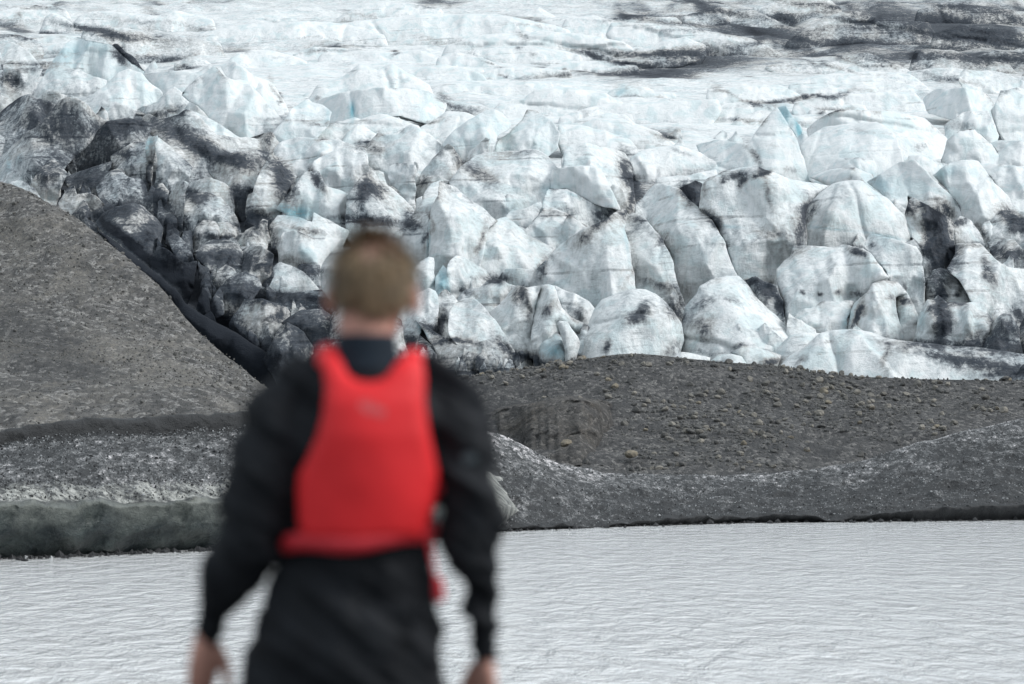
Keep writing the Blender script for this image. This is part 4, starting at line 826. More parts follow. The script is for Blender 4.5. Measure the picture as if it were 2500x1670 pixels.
 ('C',[(1180,960),(1250,910),(1400,905),(1490,920),(1510,980),(1480,1030),(1300,1030)],dict(lean=.9,bevel=.35,dirt_shade=-.08,rough=.5)),
 ('C',[(1120,1020),(1240,970),(1380,960),(1480,1000),(1500,1060),(1450,1090),(1300,1060)],dict(lean=.9,bevel=.35,dirt_shade=-.05,rough=.5)),
 ('C',[(1650,960),(1690,895),(1760,890),(1850,920),(1920,950),(1850,990),(1720,1000)],dict(lean=.7,bevel=.3,dirt_shade=-.05)),
]
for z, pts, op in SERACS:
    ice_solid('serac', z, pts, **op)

# shattered chunks in the dirty ice above the gravel hill and at the foot of the front
cr = np.random.default_rng(33)
def chunk(x, y, s, **kw):
    """a splinter of ice: pointed crest, slanting flanks"""
    h_ = s * cr.uniform(.9, 1.9); w_ = s * cr.uniform(.5, 1.1); sk = cr.uniform(-.7, .5) * w_
    P_ = np.array([(-w_, .35 * h_), (-w_ * cr.uniform(.7, 1.0), -.15 * h_), (sk - w_ * cr.uniform(.1, .4), -h_ * cr.uniform(.6, .9)), (sk, -h_), (sk + w_ * cr.uniform(.2, .5), -h_ * cr.uniform(.55, .8)),
                   (w_ * cr.uniform(.7, 1.0), -.1 * h_), (w_, .35 * h_), (0, .5 * h_)]) + np.array([x, y])
    ice_solid('ice_chunk', None, P_, step=4.0, ext=22, breaks=3, lean=cr.uniform(.2, .6), dirt_shade=cr.uniform(-.1, .4), **kw)
for k in range(85):
    t_ = cr.random()
    bx_ = 60 + t_ * 600; by_ = np.interp(bx_, [60, 130, 300, 450, 660], [455, 500, 610, 740, 890])
    off = abs(cr.normal(0, 80)) + 4
    chunk(bx_ + off * .75, by_ - off * .75, cr.uniform(12, 30), dd=-2.0)
for k in range(26):
    chunk(cr.uniform(960, 1290), cr.uniform(860, 905), cr.uniform(7, 17), dd=-3)
for k in range(22):
    x_ = cr.uniform(1100, 2450); chunk(x_, cr.uniform(640, 860), cr.uniform(7, 15), dd=-1.5)

# sharp fins and splinters between the big blocks
def fin(x, y, s, dirt_shade, lean):
    h_ = s * cr.uniform(.9, 1.7); w_ = s * cr.uniform(.7, 1.5); sk = cr.uniform(-.75, .55) * w_
    P_ = np.array([(-w_, .3 * h_), (-w_ * cr.uniform(.75, 1.05), -.1 * h_), (sk - w_ * cr.uniform(.15, .45), -h_ * cr.uniform(.5, .85)), (sk, -h_), (sk + w_ * cr.uniform(.15, .5), -h_ * cr.uniform(.6, .9)),
                   (w_ * cr.uniform(.6, .9), -.25 * h_), (w_ * 1.05, .3 * h_), (0, .4 * h_)]) + np.array([x, y])
    ice_solid('ice_fin', None, P_, step=4.2, ext=.35 * h_ + 14, breaks=4, facets=1, lean=lean, dirt_shade=dirt_shade, bevel=.01)
for k in range(130):
    y_ = cr.uniform(300, 850); x_ = cr.uniform(560, 2560)
    if y_ > 500 and 640 < x_ < 1000: continue
    fin(x_, y_, np.interp(y_, [300, 850], [17, 30]) * cr.uniform(.7, 1.5), cr.uniform(-.2, .15), np.interp(y_, [300, 500], [.7, .35]))
for k in range(16):
    fin(cr.uniform(20, 620), cr.uniform(180, 330), cr.uniform(18, 38), cr.uniform(-.25, .05), .5)

# long swells of ice on the upper glacier: crop, crest line, foot row, options
SWELLS = [
 ('B',[(-40,580),(60,490),(200,440),(300,365),(400,400),(490,363),(600,430),(700,490),(740,560),(800,640)],670,{}),
 ('B',[(690,520),(800,480),(1000,478),(1250,462),(1400,480)],570,dict(dirt_shade=.05)),
 ('B',[(1000,640),(1100,590),(1250,560),(1300,520),(1420,500),(1500,500),(1600,520),(1720,540),(1820,600)],670,dict(dirt_shade=-.2)),
 ('B',[(1450,660),(1600,620),(1750,590),(1900,590),(2100,580),(2347,570)],710,dict(dirt_shade=-.15)),
 ('B',[(1560,720),(1640,680),(1800,678),(2000,750),(2160,800)],830,{}),
 ('B',[(1440,720),(1560,715),(1700,750),(1850,800),(1950,850)],870,{}),
 ('B',[(1850,900),(1960,850),(2120,835),(2250,870),(2347,920)],960,dict(dirt_shade=-.1)),
 ('B',[(1980,1060),(2000,1020),(2100,1010),(2200,1000),(2347,970)],1080,dict(dirt_shade=-.1)),
 ('B',[(-60,800),(30,740),(150,700),(280,690),(420,650),(560,690),(640,720)],800,dict(dirt_shade=-.1)),
 ('B',[(620,740),(720,690),(800,640),(900,640),(990,680),(1060,720)],800,dict(dirt_shade=-.12)),
 ('B',[(-40,100),(150,85),(250,60),(330,20),(480,10),(620,20),(770,55)],115,{}),
 ('B',[(-80,200),(100,150),(300,120),(560,90),(700,75),(900,80),(1080,80),(1300,120),(1500,170)],250,dict(dirt_shade=-.2)),
 ('B',[(1200,95),(1330,43),(1450,100)],125,{}),
 ('B',[(1480,110),(1640,88),(1730,110),(1800,135),(1950,130),(2200,145),(2400,190)],235,dict(dirt_shade=-.15)),
 ('B',[(800,260),(1000,200),(1200,190),(1400,180),(1600,200),(1800,240),(1950,290)],330,dict(dirt_shade=-.18)),
 ('B',[(80,310),(300,288),(500,300),(650,288),(800,345)],385,dict(dirt_shade=-.1)),
 ('B',[(750,330),(850,300),(1000,330),(1160,380)],415,{}),
 ('B',[(560,410),(700,380),(800,370),(1010,402)],445,{}),
 ('B',[(960,290),(1200,260),(1400,280),(1570,315)],365,dict(dirt_shade=-.1)),
 ('B',[(1330,400),(1500,350),(1700,350),(1890,375)],430,{}),
 ('B',[(980,425),(1100,388),(1300,388),(1500,405)],450,{}),
 ('A',[(205,180),(260,100),(300,75),(340,85),(425,145)],200,{}),
 ('A',[(370,150),(450,90),(530,65),(700,70),(900,90),(1000,58),(1100,80),(1220,110)],170,dict(dirt_shade=-.1)),
 ('A',[(480,170),(700,160),(900,190),(1100,210),(1260,250),(1300,300)],345,dict(dirt_shade=.12)),
 ('A',[(1260,370),(1350,310),(1450,285),(1560,290),(1680,320),(1760,355)],410,dict(dirt_shade=-.12)),
 ('A',[(1000,360),(1080,330),(1150,330),(1210,365)],400,dict(dirt_shade=.1)),
 ('A',[(-200,110),(0,60),(120,40),(300,30),(380,60),(420,110)],150,{}),
 ('A',[(-200,240),(-60,190),(100,200),(240,240)],330,dict(dirt_shade=.15)),
 ('A',[(1140,200),(1300,150),(1500,130),(1750,120),(2000,140),(2200,200)],260,dict(dirt_shade=-.1)),
 ('A',[(1680,310),(1800,270),(2000,280),(2200,310)],370,dict(dirt_shade=-.1)),
 ('C',[(1000,490),(1100,440),(1250,420),(1450,410),(1680,420),(1760,470),(1840,510)],560,dict(dirt_shade=-.1)),
 ('C',[(1040,580),(1300,540),(1500,530),(1720,530),(1795,610)],650,{}),
 ('C',[(1240,410),(1400,365),(1600,360),(1690,405)],430,dict(dirt_shade=-.1)),
 ('C',[(1300,320),(1440,300),(1550,340),(1720,380)],400,dict(dirt_shade=-.1)),
 ('C',[(540,510),(800,488),(950,490),(1070,545)],600,{}),
 ('C',[(430,620),(700,588),(900,600),(950,660)],700,{}),
 ('C',[(-20,620),(200,588),(450,590),(520,620)],670,dict(dirt_shade=-.1)),
 ('C',[(-20,130),(100,130),(250,140),(400,150),(600,190),(800,220),(970,250)],275,dict(dirt_shade=-.25)),
 ('C',[(-20,310),(150,280),(300,230),(400,210),(510,250)],345,dict(dirt_shade=-.1)),
 ('C',[(990,200),(1200,100),(1350,60),(1480,90),(1600,110),(1800,130),(1850,190)],260,dict(dirt_shade=.05)),
 ('C',[(1690,370),(1720,290),(1800,280),(1950,290),(2120,350)],410,dict(dirt_shade=.05)),
 ('C',[(1740,60),(1900,10),(2100,40),(2400,70)],125,dict(dirt_shade=.15)),
 ('C',[(1830,190),(2000,140),(2200,160),(2400,190)],280,dict(dirt_shade=.12)),
 ('C',[(400,90),(600,40),(800,60),(1000,130)],170,dict(dirt_shade=.1)),
 ('C',[(800,40),(950,0),(1200,-20),(1300,50)],110,dict(dirt_shade=.02)),
 ('C',[(2050,330),(2200,290),(2400,320),(2550,350)],400,dict(dirt_shade=.05)),
 ('C',[(1680,410),(1850,385),(2010,395),(2100,430)],460,{}),
]
for k in range(85):
    yy = 8 + 320 * cr.random() ** .85; xx = cr.uniform(-150, 2650)
    if yy > 190 and not (700 < xx < 2150): continue
    wd = cr.uniform(90, 330); ht = np.interp(yy, [0, 330], [8, 26]) * cr.uniform(.7, 1.5)
    pk = cr.uniform(.25, .75); c2 = cr.uniform(.3, .8); tl = cr.uniform(-.08, .10) * wd
    f_ = lambda u: (xx + (u - .5) * wd) * 2.347
    g_ = lambda h_, u: (yy + ht * (1 - h_) + tl * (u - .5)) * 2.347
    SWELLS.append(('A', [(f_(0), g_(.05, 0)), (f_(pk * .5), g_(c2, pk * .5)), (f_(pk), g_(1, pk)), (f_(pk + (1 - pk) * .5), g_(cr.uniform(.4, .9), pk)), (f_(1), g_(.1, 1))], g_(-.15, .5), dict(dirt_shade=cr.uniform(-.18, .12))))
for z, crest, foot, op in SWELLS:
    x0, x1 = crest[0][0], crest[-1][0]
    span = x1 - x0
    pts = list(crest) + [(x1 + 0.03 * span, (crest[-1][1] + foot) / 2 + 4), (x1 - 0.12 * span, foot), (x0 + 0.5 * span, foot + 8), (x0 + 0.12 * span, foot), (x0 - 0.03 * span, (crest[0][1] + foot) / 2 + 4)]
    hgt = (foot - min(c[1] for c in crest)) / 2.347
    kw = dict(ext=.5 * hgt + 26, lean=1.3, bevel=.22, breaks=3, foot_dirt=.5, facets=0, rough=.55, kl=.05, kr=.05, dirt_shade=-.08, step=5.5)
    kw.update(op)
    ice_solid('ice_swell', z, pts, **kw)
# ------------------------------------------------------------------ terrain in front of the glacier
def strip(name, xs, rails, mat, sub, disp, seed, attrs=None, label=None, parent=None):
    """a sheet through a row of rails (each rail: world points over xs); sub = steps between rails"""
    R = [np.asarray(r, float) for r in rails]
    rows = []; vv = []
    n = len(R)
    for i in range(n - 1):
        p0 = R[max(i - 1, 0)]; p1 = R[i]; p2 = R[i + 1]; p3 = R[min(i + 2, n - 1)]
        for k in range(sub[i]):
            t = k / sub[i]
            m1 = (p2 - p0) * 0.22; m2 = (p3 - p1) * 0.22
            rows.append((2*t**3 - 3*t**2 + 1) * p1 + (t**3 - 2*t**2 + t) * m1 + (-2*t**3 + 3*t**2) * p2 + (t**3 - t**2) * m2)
            vv.append(i + t)
    rows.append(R[-1]); vv.append(n - 1)
    P = np.stack(rows)                        # rows x cols x 3
    vv = np.repeat(np.array(vv)[:, None], len(xs), 1)
    P = disp(P, vv, xs)
    ny, nx = P.shape[:2]
    idx = np.arange(nx * ny).reshape(ny, nx)
    f = np.stack([idx[:-1, :-1], idx[:-1, 1:], idx[1:, 1:], idx[1:, :-1]], -1).reshape(-1, 4)
    a = attrs(P, vv, xs) if attrs else {}
    a = {k: np.asarray(v).ravel() for k, v in a.items()}
    me = mesh_from(name, P.reshape(-1, 3), f, mat, True, a)
    o = link(name, me, parent)
    if parent is None:
        tag(o, label, kind='structure')
    return o, P

def curve_y(pts):
    p = np.array(pts, float)
    def f(x):
        # smoothed interpolation
        x = np.asarray(x, float)
        return (np.interp(x - 25, p[:, 0], p[:, 1]) + np.interp(x, p[:, 0], p[:, 1]) * 2 + np.interp(x + 25, p[:, 0], p[:, 1])) / 4
    return f

# --- gravel hill on the left
hx = np.arange(-900, 1160, 5.0)
crest = curve_y([(-900, 40), (-500, 230), (-200, 360), (0, 447), (60, 462), (130, 505), (200, 548), (300, 622), (400, 705), (455, 775), (520, 840), (600, 905), (660, 948), (760, 1000), (900, 1045), (1500, 1060)])
cD = np.interp(hx, [-900, -400, 0, 300, 660, 1120, 1500], [262, 245, 228, 205, 168, 150, 148])
r0 = at(hx, 1075 + 0 * hx, 118 + 0 * hx); r0[:, 2] = np.minimum(r0[:, 2], 2.5)
yc = crest(hx)
def hill_mid(t, push):
    y = 1055 + (yc - 1055) * t
    D = 121 + (cD - 121) * (t ** 0.9) + push
    return at(hx, y, D)
r5 = at(hx, yc, cD)
r6 = r5 + np.array([0.0, 9.0, -1.8]); r7 = r5 + np.array([0.0, 30.0, -14.0])
def disp_hill(P, vv, xs):
    q = P.copy()
    # ribs run down the slope to the right
    u = (P[..., 0] * 0.80 + P[..., 2] * 1.3)
    s = np.stack([u / 7.0, P[..., 1] / 30.0, P[..., 0] / 40], -1)
    k = np.clip(np.minimum(vv, 5.2 - vv) / 0.5, 0, 1) if True else 1
    P[..., 2] += (fbm(s, 4, 3) * 1.15 + fbm(q / 5.0, 3, 6) * .45 + fbm(q / 2.0, 3, 9) * 0.22) * np.where(vv < 5, np.clip((5 - vv) / .4, .35, 1), .35)
    P[..., 2] += fbm(q / 0.7, 2, 19) * 0.10 - np.clip((xs - 900) / 150, 0, 2)[None] ** 1.5 * 6
    return P
def attr_hill(P, vv, xs):
    s = np.stack([(P[..., 0] * 0.8 + P[..., 2] * 1.3) / 4.5, P[..., 1] / 40.0, P[..., 0] / 60], -1)
    d = np.clip(fbm(s, 4, 44) * 2.4 + .15, 0, .95)
    return {'dirt_shade': d}
hill, HP = strip('gravel_hill', hx, [r0, hill_mid(.12, 0), hill_mid(.35, 2), hill_mid(.6, 2), hill_mid(.82, 0), r5, r6, r7], GRAVEL_L, [8, 16, 20, 20, 16, 6, 4], disp_hill, 1, attr_hill,
                 'brown gravel hill sloping down to the right on the left side')

# --- rocky moraine on the right
mx = np.arange(760, 3500, 5.0)
mcrest = curve_y([(760, 985), (1000, 950), (1100, 926), (1200, 915), (1291, 906), (1368, 889), (1450, 878), (1541, 871), (1620, 876), (1696, 883), (1790, 890), (1875, 896), (2012, 910), (2120, 917), (2233, 921), (2500, 926), (2900, 930), (3500, 940)])
myc = mcrest(mx)
def mor(t, D):
    y = 1190 + (myc - 1190) * t
    return at(mx, y, D + 0 * mx)
m0 = at(mx, 1240 + 0 * mx, 160 + 0 * mx)
m6 = at(mx, myc, 226 + 0 * mx)
m7 = m6 + np.array([0, 6.0, -.4]); m8 = m6 + np.array([0, 30.0, -6.0])
def disp_mor(P, vv, xs):
    q = P.copy()
    k = np.where(vv < 5.0, np.clip((5.0 - vv) / .8, .12, 1), .3)
    P[..., 2] += (fbm(q / np.array([16., 22., 9.]), 3, 23) * 1.3 + fbm(q / 4.0, 3, 29) * .4 + fbm(q / 1.2, 3, 31) * .13) * k
    return P
def attr_mor(P, vv, xs):
    return {'dirt_shade': np.clip(fbm(P / np.array([9., 14., 5.]), 4, 71) * 1.5, 0, .8)}
moraine, MP = strip('rocky_moraine', mx, [m0, mor(.12, 172), mor(.4, 188), mor(.7, 206), mor(.9, 218), m6, m7, m8], GRAVEL_R, [8, 16, 18, 16, 14, 5, 4], disp_mor, 2, attr_mor,
                    'dark gravel moraine strewn with stones below the ice front on the right')
# the eroded bank with upright ribs
ox = np.arange(1175, 1530, 2.5)
otop = curve_y([(1175, 1010), (1230, 990), (1290, 985), (1340, 975), (1390, 966), (1440, 972), (1480, 975), (1515, 985), (1530, 1000)])
obot = curve_y([(1175, 1060), (1240, 1075), (1310, 1105), (1370, 1130), (1420, 1135), (1460, 1115), (1500, 1060), (1530, 1010)])
def project(P):
    d = P - np.array([0, 0, CAM_H])
    fwd = d[..., 1] * _cp + d[..., 2] * _sp
    up = -d[..., 1] * _sp + d[..., 2] * _cp
    return CX + d[..., 0] / fwd * FPX, CY - up / fwd * FPX
_mx, _my = project(MP)
def surf_D(x, y):
    out = []
    for a, b in zip(x, y):
        c = int(np.clip(round((a - mx[0]) / 5.0), 0, len(mx) - 1))
        col = _my[:, c]
        i = int(np.argmax(col < b))
        out.append(MP[i, c, 1])
    out = np.array(out)
    for _ in range(6): out[1:-1] = (out[:-2] + out[1:-1] * 2 + out[2:]) / 4
    return out
ob, ot = obot(ox), otop(ox)
Dl, Dt = surf_D(ox, ob), surf_D(ox, ot)
oc0 = at(ox, ob + 4, Dl - .5); oc1 = at(ox, ob * .55 + ot * .45, Dl + (Dt - Dl) * .2 - .8); oc2 = at(ox, ot + 8, Dl + (Dt - Dl) * .45)
oc3 = at(ox, ot, Dl + (Dt - Dl) * .75); oc4 = at(ox, ot + 1, Dt + 3.0)
def disp_oc(P, vv, xs):
    X = P[..., 0]
    rib = ridged(np.stack([X / .9 + .2 * P[..., 2], P[..., 2] / 6, X * 0], -1), 3, 7) - .6
    lump = fbm(P / 1.8, 4, 15)
    endf = np.clip(np.minimum(xs - xs[0], xs[-1] - xs) / 110, 0, 1)[None]
    P[..., 1] += (-rib * .7 * np.clip(vv - .4, 0, 1) - lump * .6) * np.where(vv > 3, .2, 1) + (1 - endf) * 5 + np.clip(fbm(P / 3.5, 3, 88) * 2.2 + .3, -.3, 2)
    P[..., 2] += lump * .12
    return P
strip('eroded_bank', ox, [oc0, oc1, oc2, oc3, oc4], OUTCROP, [16, 16, 5, 3], disp_oc, 5, lambda P, vv, xs: {'dirt_shade': np.clip(fbm(P / 1.4, 3, 8) * 1.3, 0, .7)}, parent=moraine)

# --- grit covered ice ridge along the shore on the right
rx = np.arange(820, 3500, 4.0)
rcrest = curve_y([(820, 1012), (1000, 1018), (1100, 1030), (1189, 1053), (1249, 1071), (1309, 1104), (1368, 1131), (1458, 1152), (1607, 1161), (1756, 1161), (1965, 1149), (2114, 1125), (2233, 1086), (2352, 1056), (2500, 1022), (2700, 985), (3000, 960), (3500, 950)])
rshore = curve_y([(820, 1316), (1207, 1298), (1517, 1286), (1816, 1277), (2500, 1270), (3500, 1262)])
ryc = rcrest(rx) + fbm(np.stack([rx / 30, rx * 0, rx * 0], -1), 3, 4) * 2.5
rs = rshore(rx)
Ds = water_depth(rx, rs)
def ridge(t, extra):
    return at(rx, rs + (ryc - rs) * t, Ds + extra)
cliff = 10 + 8 * fbm(np.stack([rx / 90, rx * 0, rx * 0 + 2], -1), 4, 12) + np.interp(rx, [2000, 2300, 2500, 3000], [0, 16, 22, 14])
q0 = at(rx, rs + 16, water_depth(rx, rs) - .2); q0[:, 2] = -0.6
q1 = at(rx, rs + 1, Ds + .5)
q2 = at(rx, rs - cliff, Ds - .35)
q3 = at(rx, rs - cliff - 9, Ds + .9)
q9 = ridge(1.0, 20.0)
def disp_ridge(P, vv, xs):
    q = P.copy()
    top = np.where(vv > 5.8, .25, 1)
    P[..., 2] += (fbm(q / 5.0, 3, 41) * .28 + fbm(q / np.array([1.3, 1.3, .6]), 4, 43) * .3) * np.clip(vv - 1, .1, 1) * top
    P[..., 1] -= (ridged(q / np.array([.9, .9, .45]), 3, 47) - .6) * .45 * top
    return P
def attr_ridge(P, vv, xs):
    base = np.where(vv < 2.3, .95, 0.0)
    # pale melted crest, darker foot to the right
    pale = np.interp(vv, [2, 3.2, 4.5, 5.5, 6.2, 8], [-.2, -.1, 0, .2, .75, .75]) + .3 * np.interp(xs, [1200, 1600], [.5, 0])[None]
    dk = base + np.interp(vv, [2.3, 3, 4.4, 5.6], [.6, .35, .25, 0]) * np.interp(xs, [1200, 1700, 2500], [.4, 1.0, 1.2])[None]
    z = np.zeros_like(vv)
    return {'pale': pale, 'dirt_shade': dk, 'teal': z, 'lip': z, 'deep': z}
ridge_o, RP = strip('ice_ridge', rx, [q0, q1, q2, q3, ridge(.35, 5), ridge(.65, 11), q9, q9 + np.array([0, 2.5, -.5]), q9 + np.array([0, 26, -6.0])], GRIT, [2, 5, 4, 14, 16, 16, 4, 4], disp_ridge, 3, attr_ridge,
                    'low ice ridge crusted with black grit along the far shore on the right')

# --- undercut ice bank on the left shore
bx = np.arange(-900, 1274, 4.0)
bsh = curve_y([(-900, 1400), (-400, 1382), (0, 1366), (480, 1345), (1000, 1322), (1200, 1300), (1274, 1292)])(bx)
Db_ = water_depth(bx, bsh)
sc = np.interp(bx, [1000, 1240, 1274], [1, .42, .30])            # the bank runs out behind the person
wob = fbm(np.stack([bx / 60, bx * 0, bx * 0], -1), 4, 6)
wob2 = fbm(np.stack([bx / 25, bx * 0, bx * 0 + 9], -1), 4, 16)
def bank(off, extra):
    return at(bx, bsh - off * sc, Db_ + extra)
dip = np.interp(bx, [-200, 0, 170, 300, 600], [16, 14, -4, 0, 0])
b0 = bank(-14, .8); b0[:, 2] = -.6
b1 = bank(2, 1.6)
b2 = bank(18 + 10 * wob2, .9)
b3 = bank(62 + 14 * wob, -.3)
b4 = bank(118 + 10 * wob + 6 * wob2, -.9)
b5 = bank(134 + 9 * wob + 6 * wob2, .1)
b6 = bank(178 + 8 * wob2, 1.8)
b7 = bank(284 + dip * -1 + 6 * wob, 9.0)
b8 = bank(292 + dip * -1 + 10 * wob2, 9.8)
b9 = bank(330 - dip * 1.2 + 5 * wob, 10.2)
b10 = b9 + np.array([0, 6.0, -.2]); b11 = b9 + np.array([0, 16.0, -2.5])
def disp_bank(P, vv, xs):
    q = P.copy()
    end = np.clip((1274 - xs) / 60, 0, 1)[None]
    P[..., 2] += (fbm(q / 3.0, 3, 51) * .22 + fbm(q / np.array([.9, .9, .5]), 4, 53) * .12) * np.clip(vv - 1, 0, 1) * np.where(vv > 9, .5, 1)
    P[..., 1] -= ((ridged(q / np.array([.7, .7, .5]), 3, 57) - .6) * .28 + np.where((vv > 1) & (vv < 5), ridged(q / np.array([3.2, 2, 1.6]), 3, 58) - .6, 0) * .9) * np.clip(vv - .5, 0, 1)
    P[..., 1] += (1 - end) ** 2 * 3
    return P
def attr_bank(P, vv, xs):
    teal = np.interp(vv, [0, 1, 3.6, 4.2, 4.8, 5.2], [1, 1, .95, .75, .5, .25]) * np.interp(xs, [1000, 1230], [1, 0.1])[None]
    lip = np.interp(vv, [4.4, 5.0, 5.7, 6.3, 6.7], [0, .55, .5, .2, 0]) + np.interp(xs, [1000, 1230], [0, .9])[None] * (vv < 7)
    pale = np.interp(vv, [5, 6, 6.5, 7, 7.3, 9, 11], [.0, .08, .1, .0, -.5, -.6, -.3])
    dirt_shade = np.interp(vv, [6.5, 7, 7.4, 9, 9.5], [0, 0.05, .9, .95, .5]) + np.interp(vv, [0, 1, 2, 3], [.8, .8, .4, 0])
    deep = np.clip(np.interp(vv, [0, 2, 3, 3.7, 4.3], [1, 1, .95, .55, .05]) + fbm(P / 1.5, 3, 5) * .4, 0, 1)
    return {'pale': pale, 'dirt_shade': dirt_shade, 'teal': teal, 'lip': lip, 'deep': deep}
bank_o, BP = strip('ice_bank', bx, [b0, b1, b2, b3, b4, b5, b6, b7, b8, b9, b10, b11], GRIT, [2, 5, 10, 12, 5, 10, 22, 4, 8, 4, 4], disp_bank, 4, attr_bank,
                   'undercut bank of dirty greenish ice on the left shore')

# --- water and the beach the person stands on
wx = np.array([-2500, -600, -200, 0, 200, 600, 2500], float); wy = np.array([-60, 0, 40, 90, 150, 260, 700, 3500], float)
WX, WY = np.meshgrid(wx, wy)
nn = len(wx)
wf = [(j*nn+i, j*nn+i+1, (j+1)*nn+i+1, (j+1)*nn+i) for j in range(len(wy)-1) for i in range(nn-1)]
tag(link('water', mesh_from('water', np.stack([WX.ravel(), WY.ravel(), WX.ravel()*0], -1), wf, WATER)), 'pale rippled grey lagoon water', kind='structure')
PX0, PY0 = at(893, 1500, 6.0)[0], 6.0
GROUND_Z = float(at(893, 2683 - 1.4 * FPX / 6.0, 6.0)[2]) - 1.4
sx = np.linspace(-60, 60, 180); sy = np.concatenate([np.linspace(-40, 0, 20), np.linspace(0.3, 14, 60), np.linspace(14.3, 40, 60)])
SX, SY = np.meshgrid(sx, sy)
SZ = np.interp(SY, [-40, -5, 4, 8, 12, 22, 30, 40], [GROUND_Z + 1.5, GROUND_Z + .25, GROUND_Z, GROUND_Z, GROUND_Z - .45, .15, -.5, -1.2])
SZ = SZ + fbm(np.stack([SX / 3, SY / 3, SX * 0], -1), 4, 77) * .06 * (1 - np.exp(-((SX - PX0) ** 2 + (SY - PY0) ** 2) / .6))
n1_, n2_ = SX.shape
ii = np.arange(n1_ * n2_).reshape(n1_, n2_)
bf = np.stack([ii[:-1, :-1], ii[:-1, 1:], ii[1:, 1:], ii[1:, :-1]], -1).reshape(-1, 4)
tag(link('beach', mesh_from('beach', np.stack([SX.ravel(), SY.ravel(), SZ.ravel()], -1), bf, BEACH, True, {'dirt_shade': SX.ravel() * 0})), 'dark gravel beach below the person', kind='structure')

# ------------------------------------------------------------------ stones
def stone_mesh(name, seed, mat, sub=2):
    r = np.random.default_rng(seed)
    bm = bmesh.new()
    bmesh.ops.create_icosphere(bm, subdivisions=sub, radius=1.0)
    V = np.array([v.co[:] for v in bm.verts])
    sc_ = r.uniform(.65, 1.15, 3); sc_[2] *= .75
    # flat cleavage planes cut the ball into an angular stone
    for _ in range(9):
        nrm = r.normal(size=3); nrm /= np.linalg.norm(nrm)
        h = r.uniform(.55, .9)
        d = V @ nrm - h
        V = V - np.clip(d, 0, None)[:, None] * nrm
    V = V * sc_
    V += np.stack([fbm(V * 1.7 + k * 7, 2, seed) for k in range(3)], -1) * .08
    for v, c in zip(bm.verts, V): v.co = c
    me = bpy.data.meshes.new(name); bm.to_mesh(me); bm.free()
    me.materials.append(mat)
    return me
stone_grey = [stone_mesh('stone', 100 + k, STONE) for k in range(8)]
stone_tan = [stone_mesh('stone', 200 + k, STONE_TAN) for k in range(4)]

def project(P):
    d = P - np.array([0, 0, CAM_H])
    fwd = d[..., 1] * _cp + d[..., 2] * _sp
    up = -d[..., 1] * _sp + d[..., 2] * _cp
    return CX + d[..., 0] / fwd * FPX, CY - up / fwd * FPX

# candidate spots on the moraine's visible face
mpx, mpy = project(MP)
vis = (mpx > 1130) & (mpx < 2520) & (mpy < rcrest(mpx) - 3) & (mpy > mcrest(mpx) - 4)
vis[-8:] = False
cand = np.argwhere(vis)
dens = 0.25 + 1.6 * np.exp(-(((mpx - 1740) / 260) ** 2 + ((mpy - 1040) / 75) ** 2)) + .9 * np.exp(-(((mpx - 2100) / 260) ** 2 + ((mpy - 1000) / 60) ** 2)) + .5 * np.exp(-((mpy - mcrest(mpx)) / 18) ** 2)
dens *= np.clip(.6 + 1.3 * fbm(np.stack([mpx / 60, mpy / 40, mpx * 0], -1), 3, 62), .05, 2)
dens *= 1 - .85 * ((mpx > 1180) & (mpx < 1520) & (mpy > 975) & (mpy < 1130))
wgt = dens[cand[:, 0], cand[:, 1]]; wgt = wgt / wgt.sum()
pick = rng.choice(len(cand), 5200, p=wgt, replace=False)
sizes = np.sort(np.clip(rng.lognormal(1.9, .5, 5200), 3, 22))[::-1]   # photo pixels
order = rng.permutation(5200)
pick = pick[order]
for k in range(290):
    i, j = cand[pick[k]]
    P = MP[i, j] + np.array([rng.uniform(-.15, .15), rng.uniform(-.15, .15), 0])
    s = sizes[k] * .5 * P[1] / FPX * 1.15
    me_ = stone_tan[int(rng.integers(4))] if rng.random() < .1 else stone_grey[int(rng.integers(8))]
    o = link('stone', me_, moraine, P + np.array([0, 0, s * .35]))
    o.scale = (s, s, s); o.rotation_euler = (rng.uniform(-.4, .4), rng.uniform(-.4, .4), rng.uniform(0, 6.3))

def rubble(name, pts, radii, mat, parent, seed):
    r = np.random.default_rng(seed)
    bm = bmesh.new(); bmesh.ops.create_icosphere(bm, subdivisions=1, radius=1.0)
    bm.verts.ensure_lookup_table()
    base = np.array([v.co[:] for v in bm.verts]); bf_ = np.array([[v.index for v in f.verts] for f in bm.faces]); bm.free()
    n = len(pts); nv = len(base)
    V = np.repeat(base[None], n, 0) * r.uniform(.55, 1.2, (n, nv, 1)) * r.uniform(.7, 1.2, (n, 1, 3)) * np.asarray(radii)[:, None, None]
    V = V + np.asarray(pts)[:, None, :]
    F = (bf_[None] + (np.arange(n) * nv)[:, None, None]).reshape(-1, 3)
    me = mesh_from(name, V.reshape(-1, 3), F, mat, False)
    o = link(name, me, parent)
    o['kind'] = 'stuff'
    return o
rest = pick[290:]
rp = MP[cand[rest, 0], cand[rest, 1]] + rng.uniform(-.2, .2, (len(rest), 3)) * np.array([1, 1, .1])
rubble('small_stones', rp, sizes[290:] * .5 * rp[:, 1] / FPX * 1.1, STONE, moraine, 9)
hpx, hpy = project(HP)
hc = np.argwhere((hpx > -60) & (hpx < 900) & (np.arange(HP.shape[0])[:, None] < HP.shape[0] - 12))
hpk = hc[rng.choice(len(hc), 11000, replace=False)]
hp_ = HP[hpk[:, 0], hpk[:, 1]] + rng.uniform(-.25, .25, (11000, 3)) * np.array([1, 1, .1])
rubble('small_stones', hp_, np.clip(rng.lognormal(1.0, .58, 11000), 1.5, 13) * .5 * hp_[:, 1] / FPX * 1.2, STONE, hill, 10)

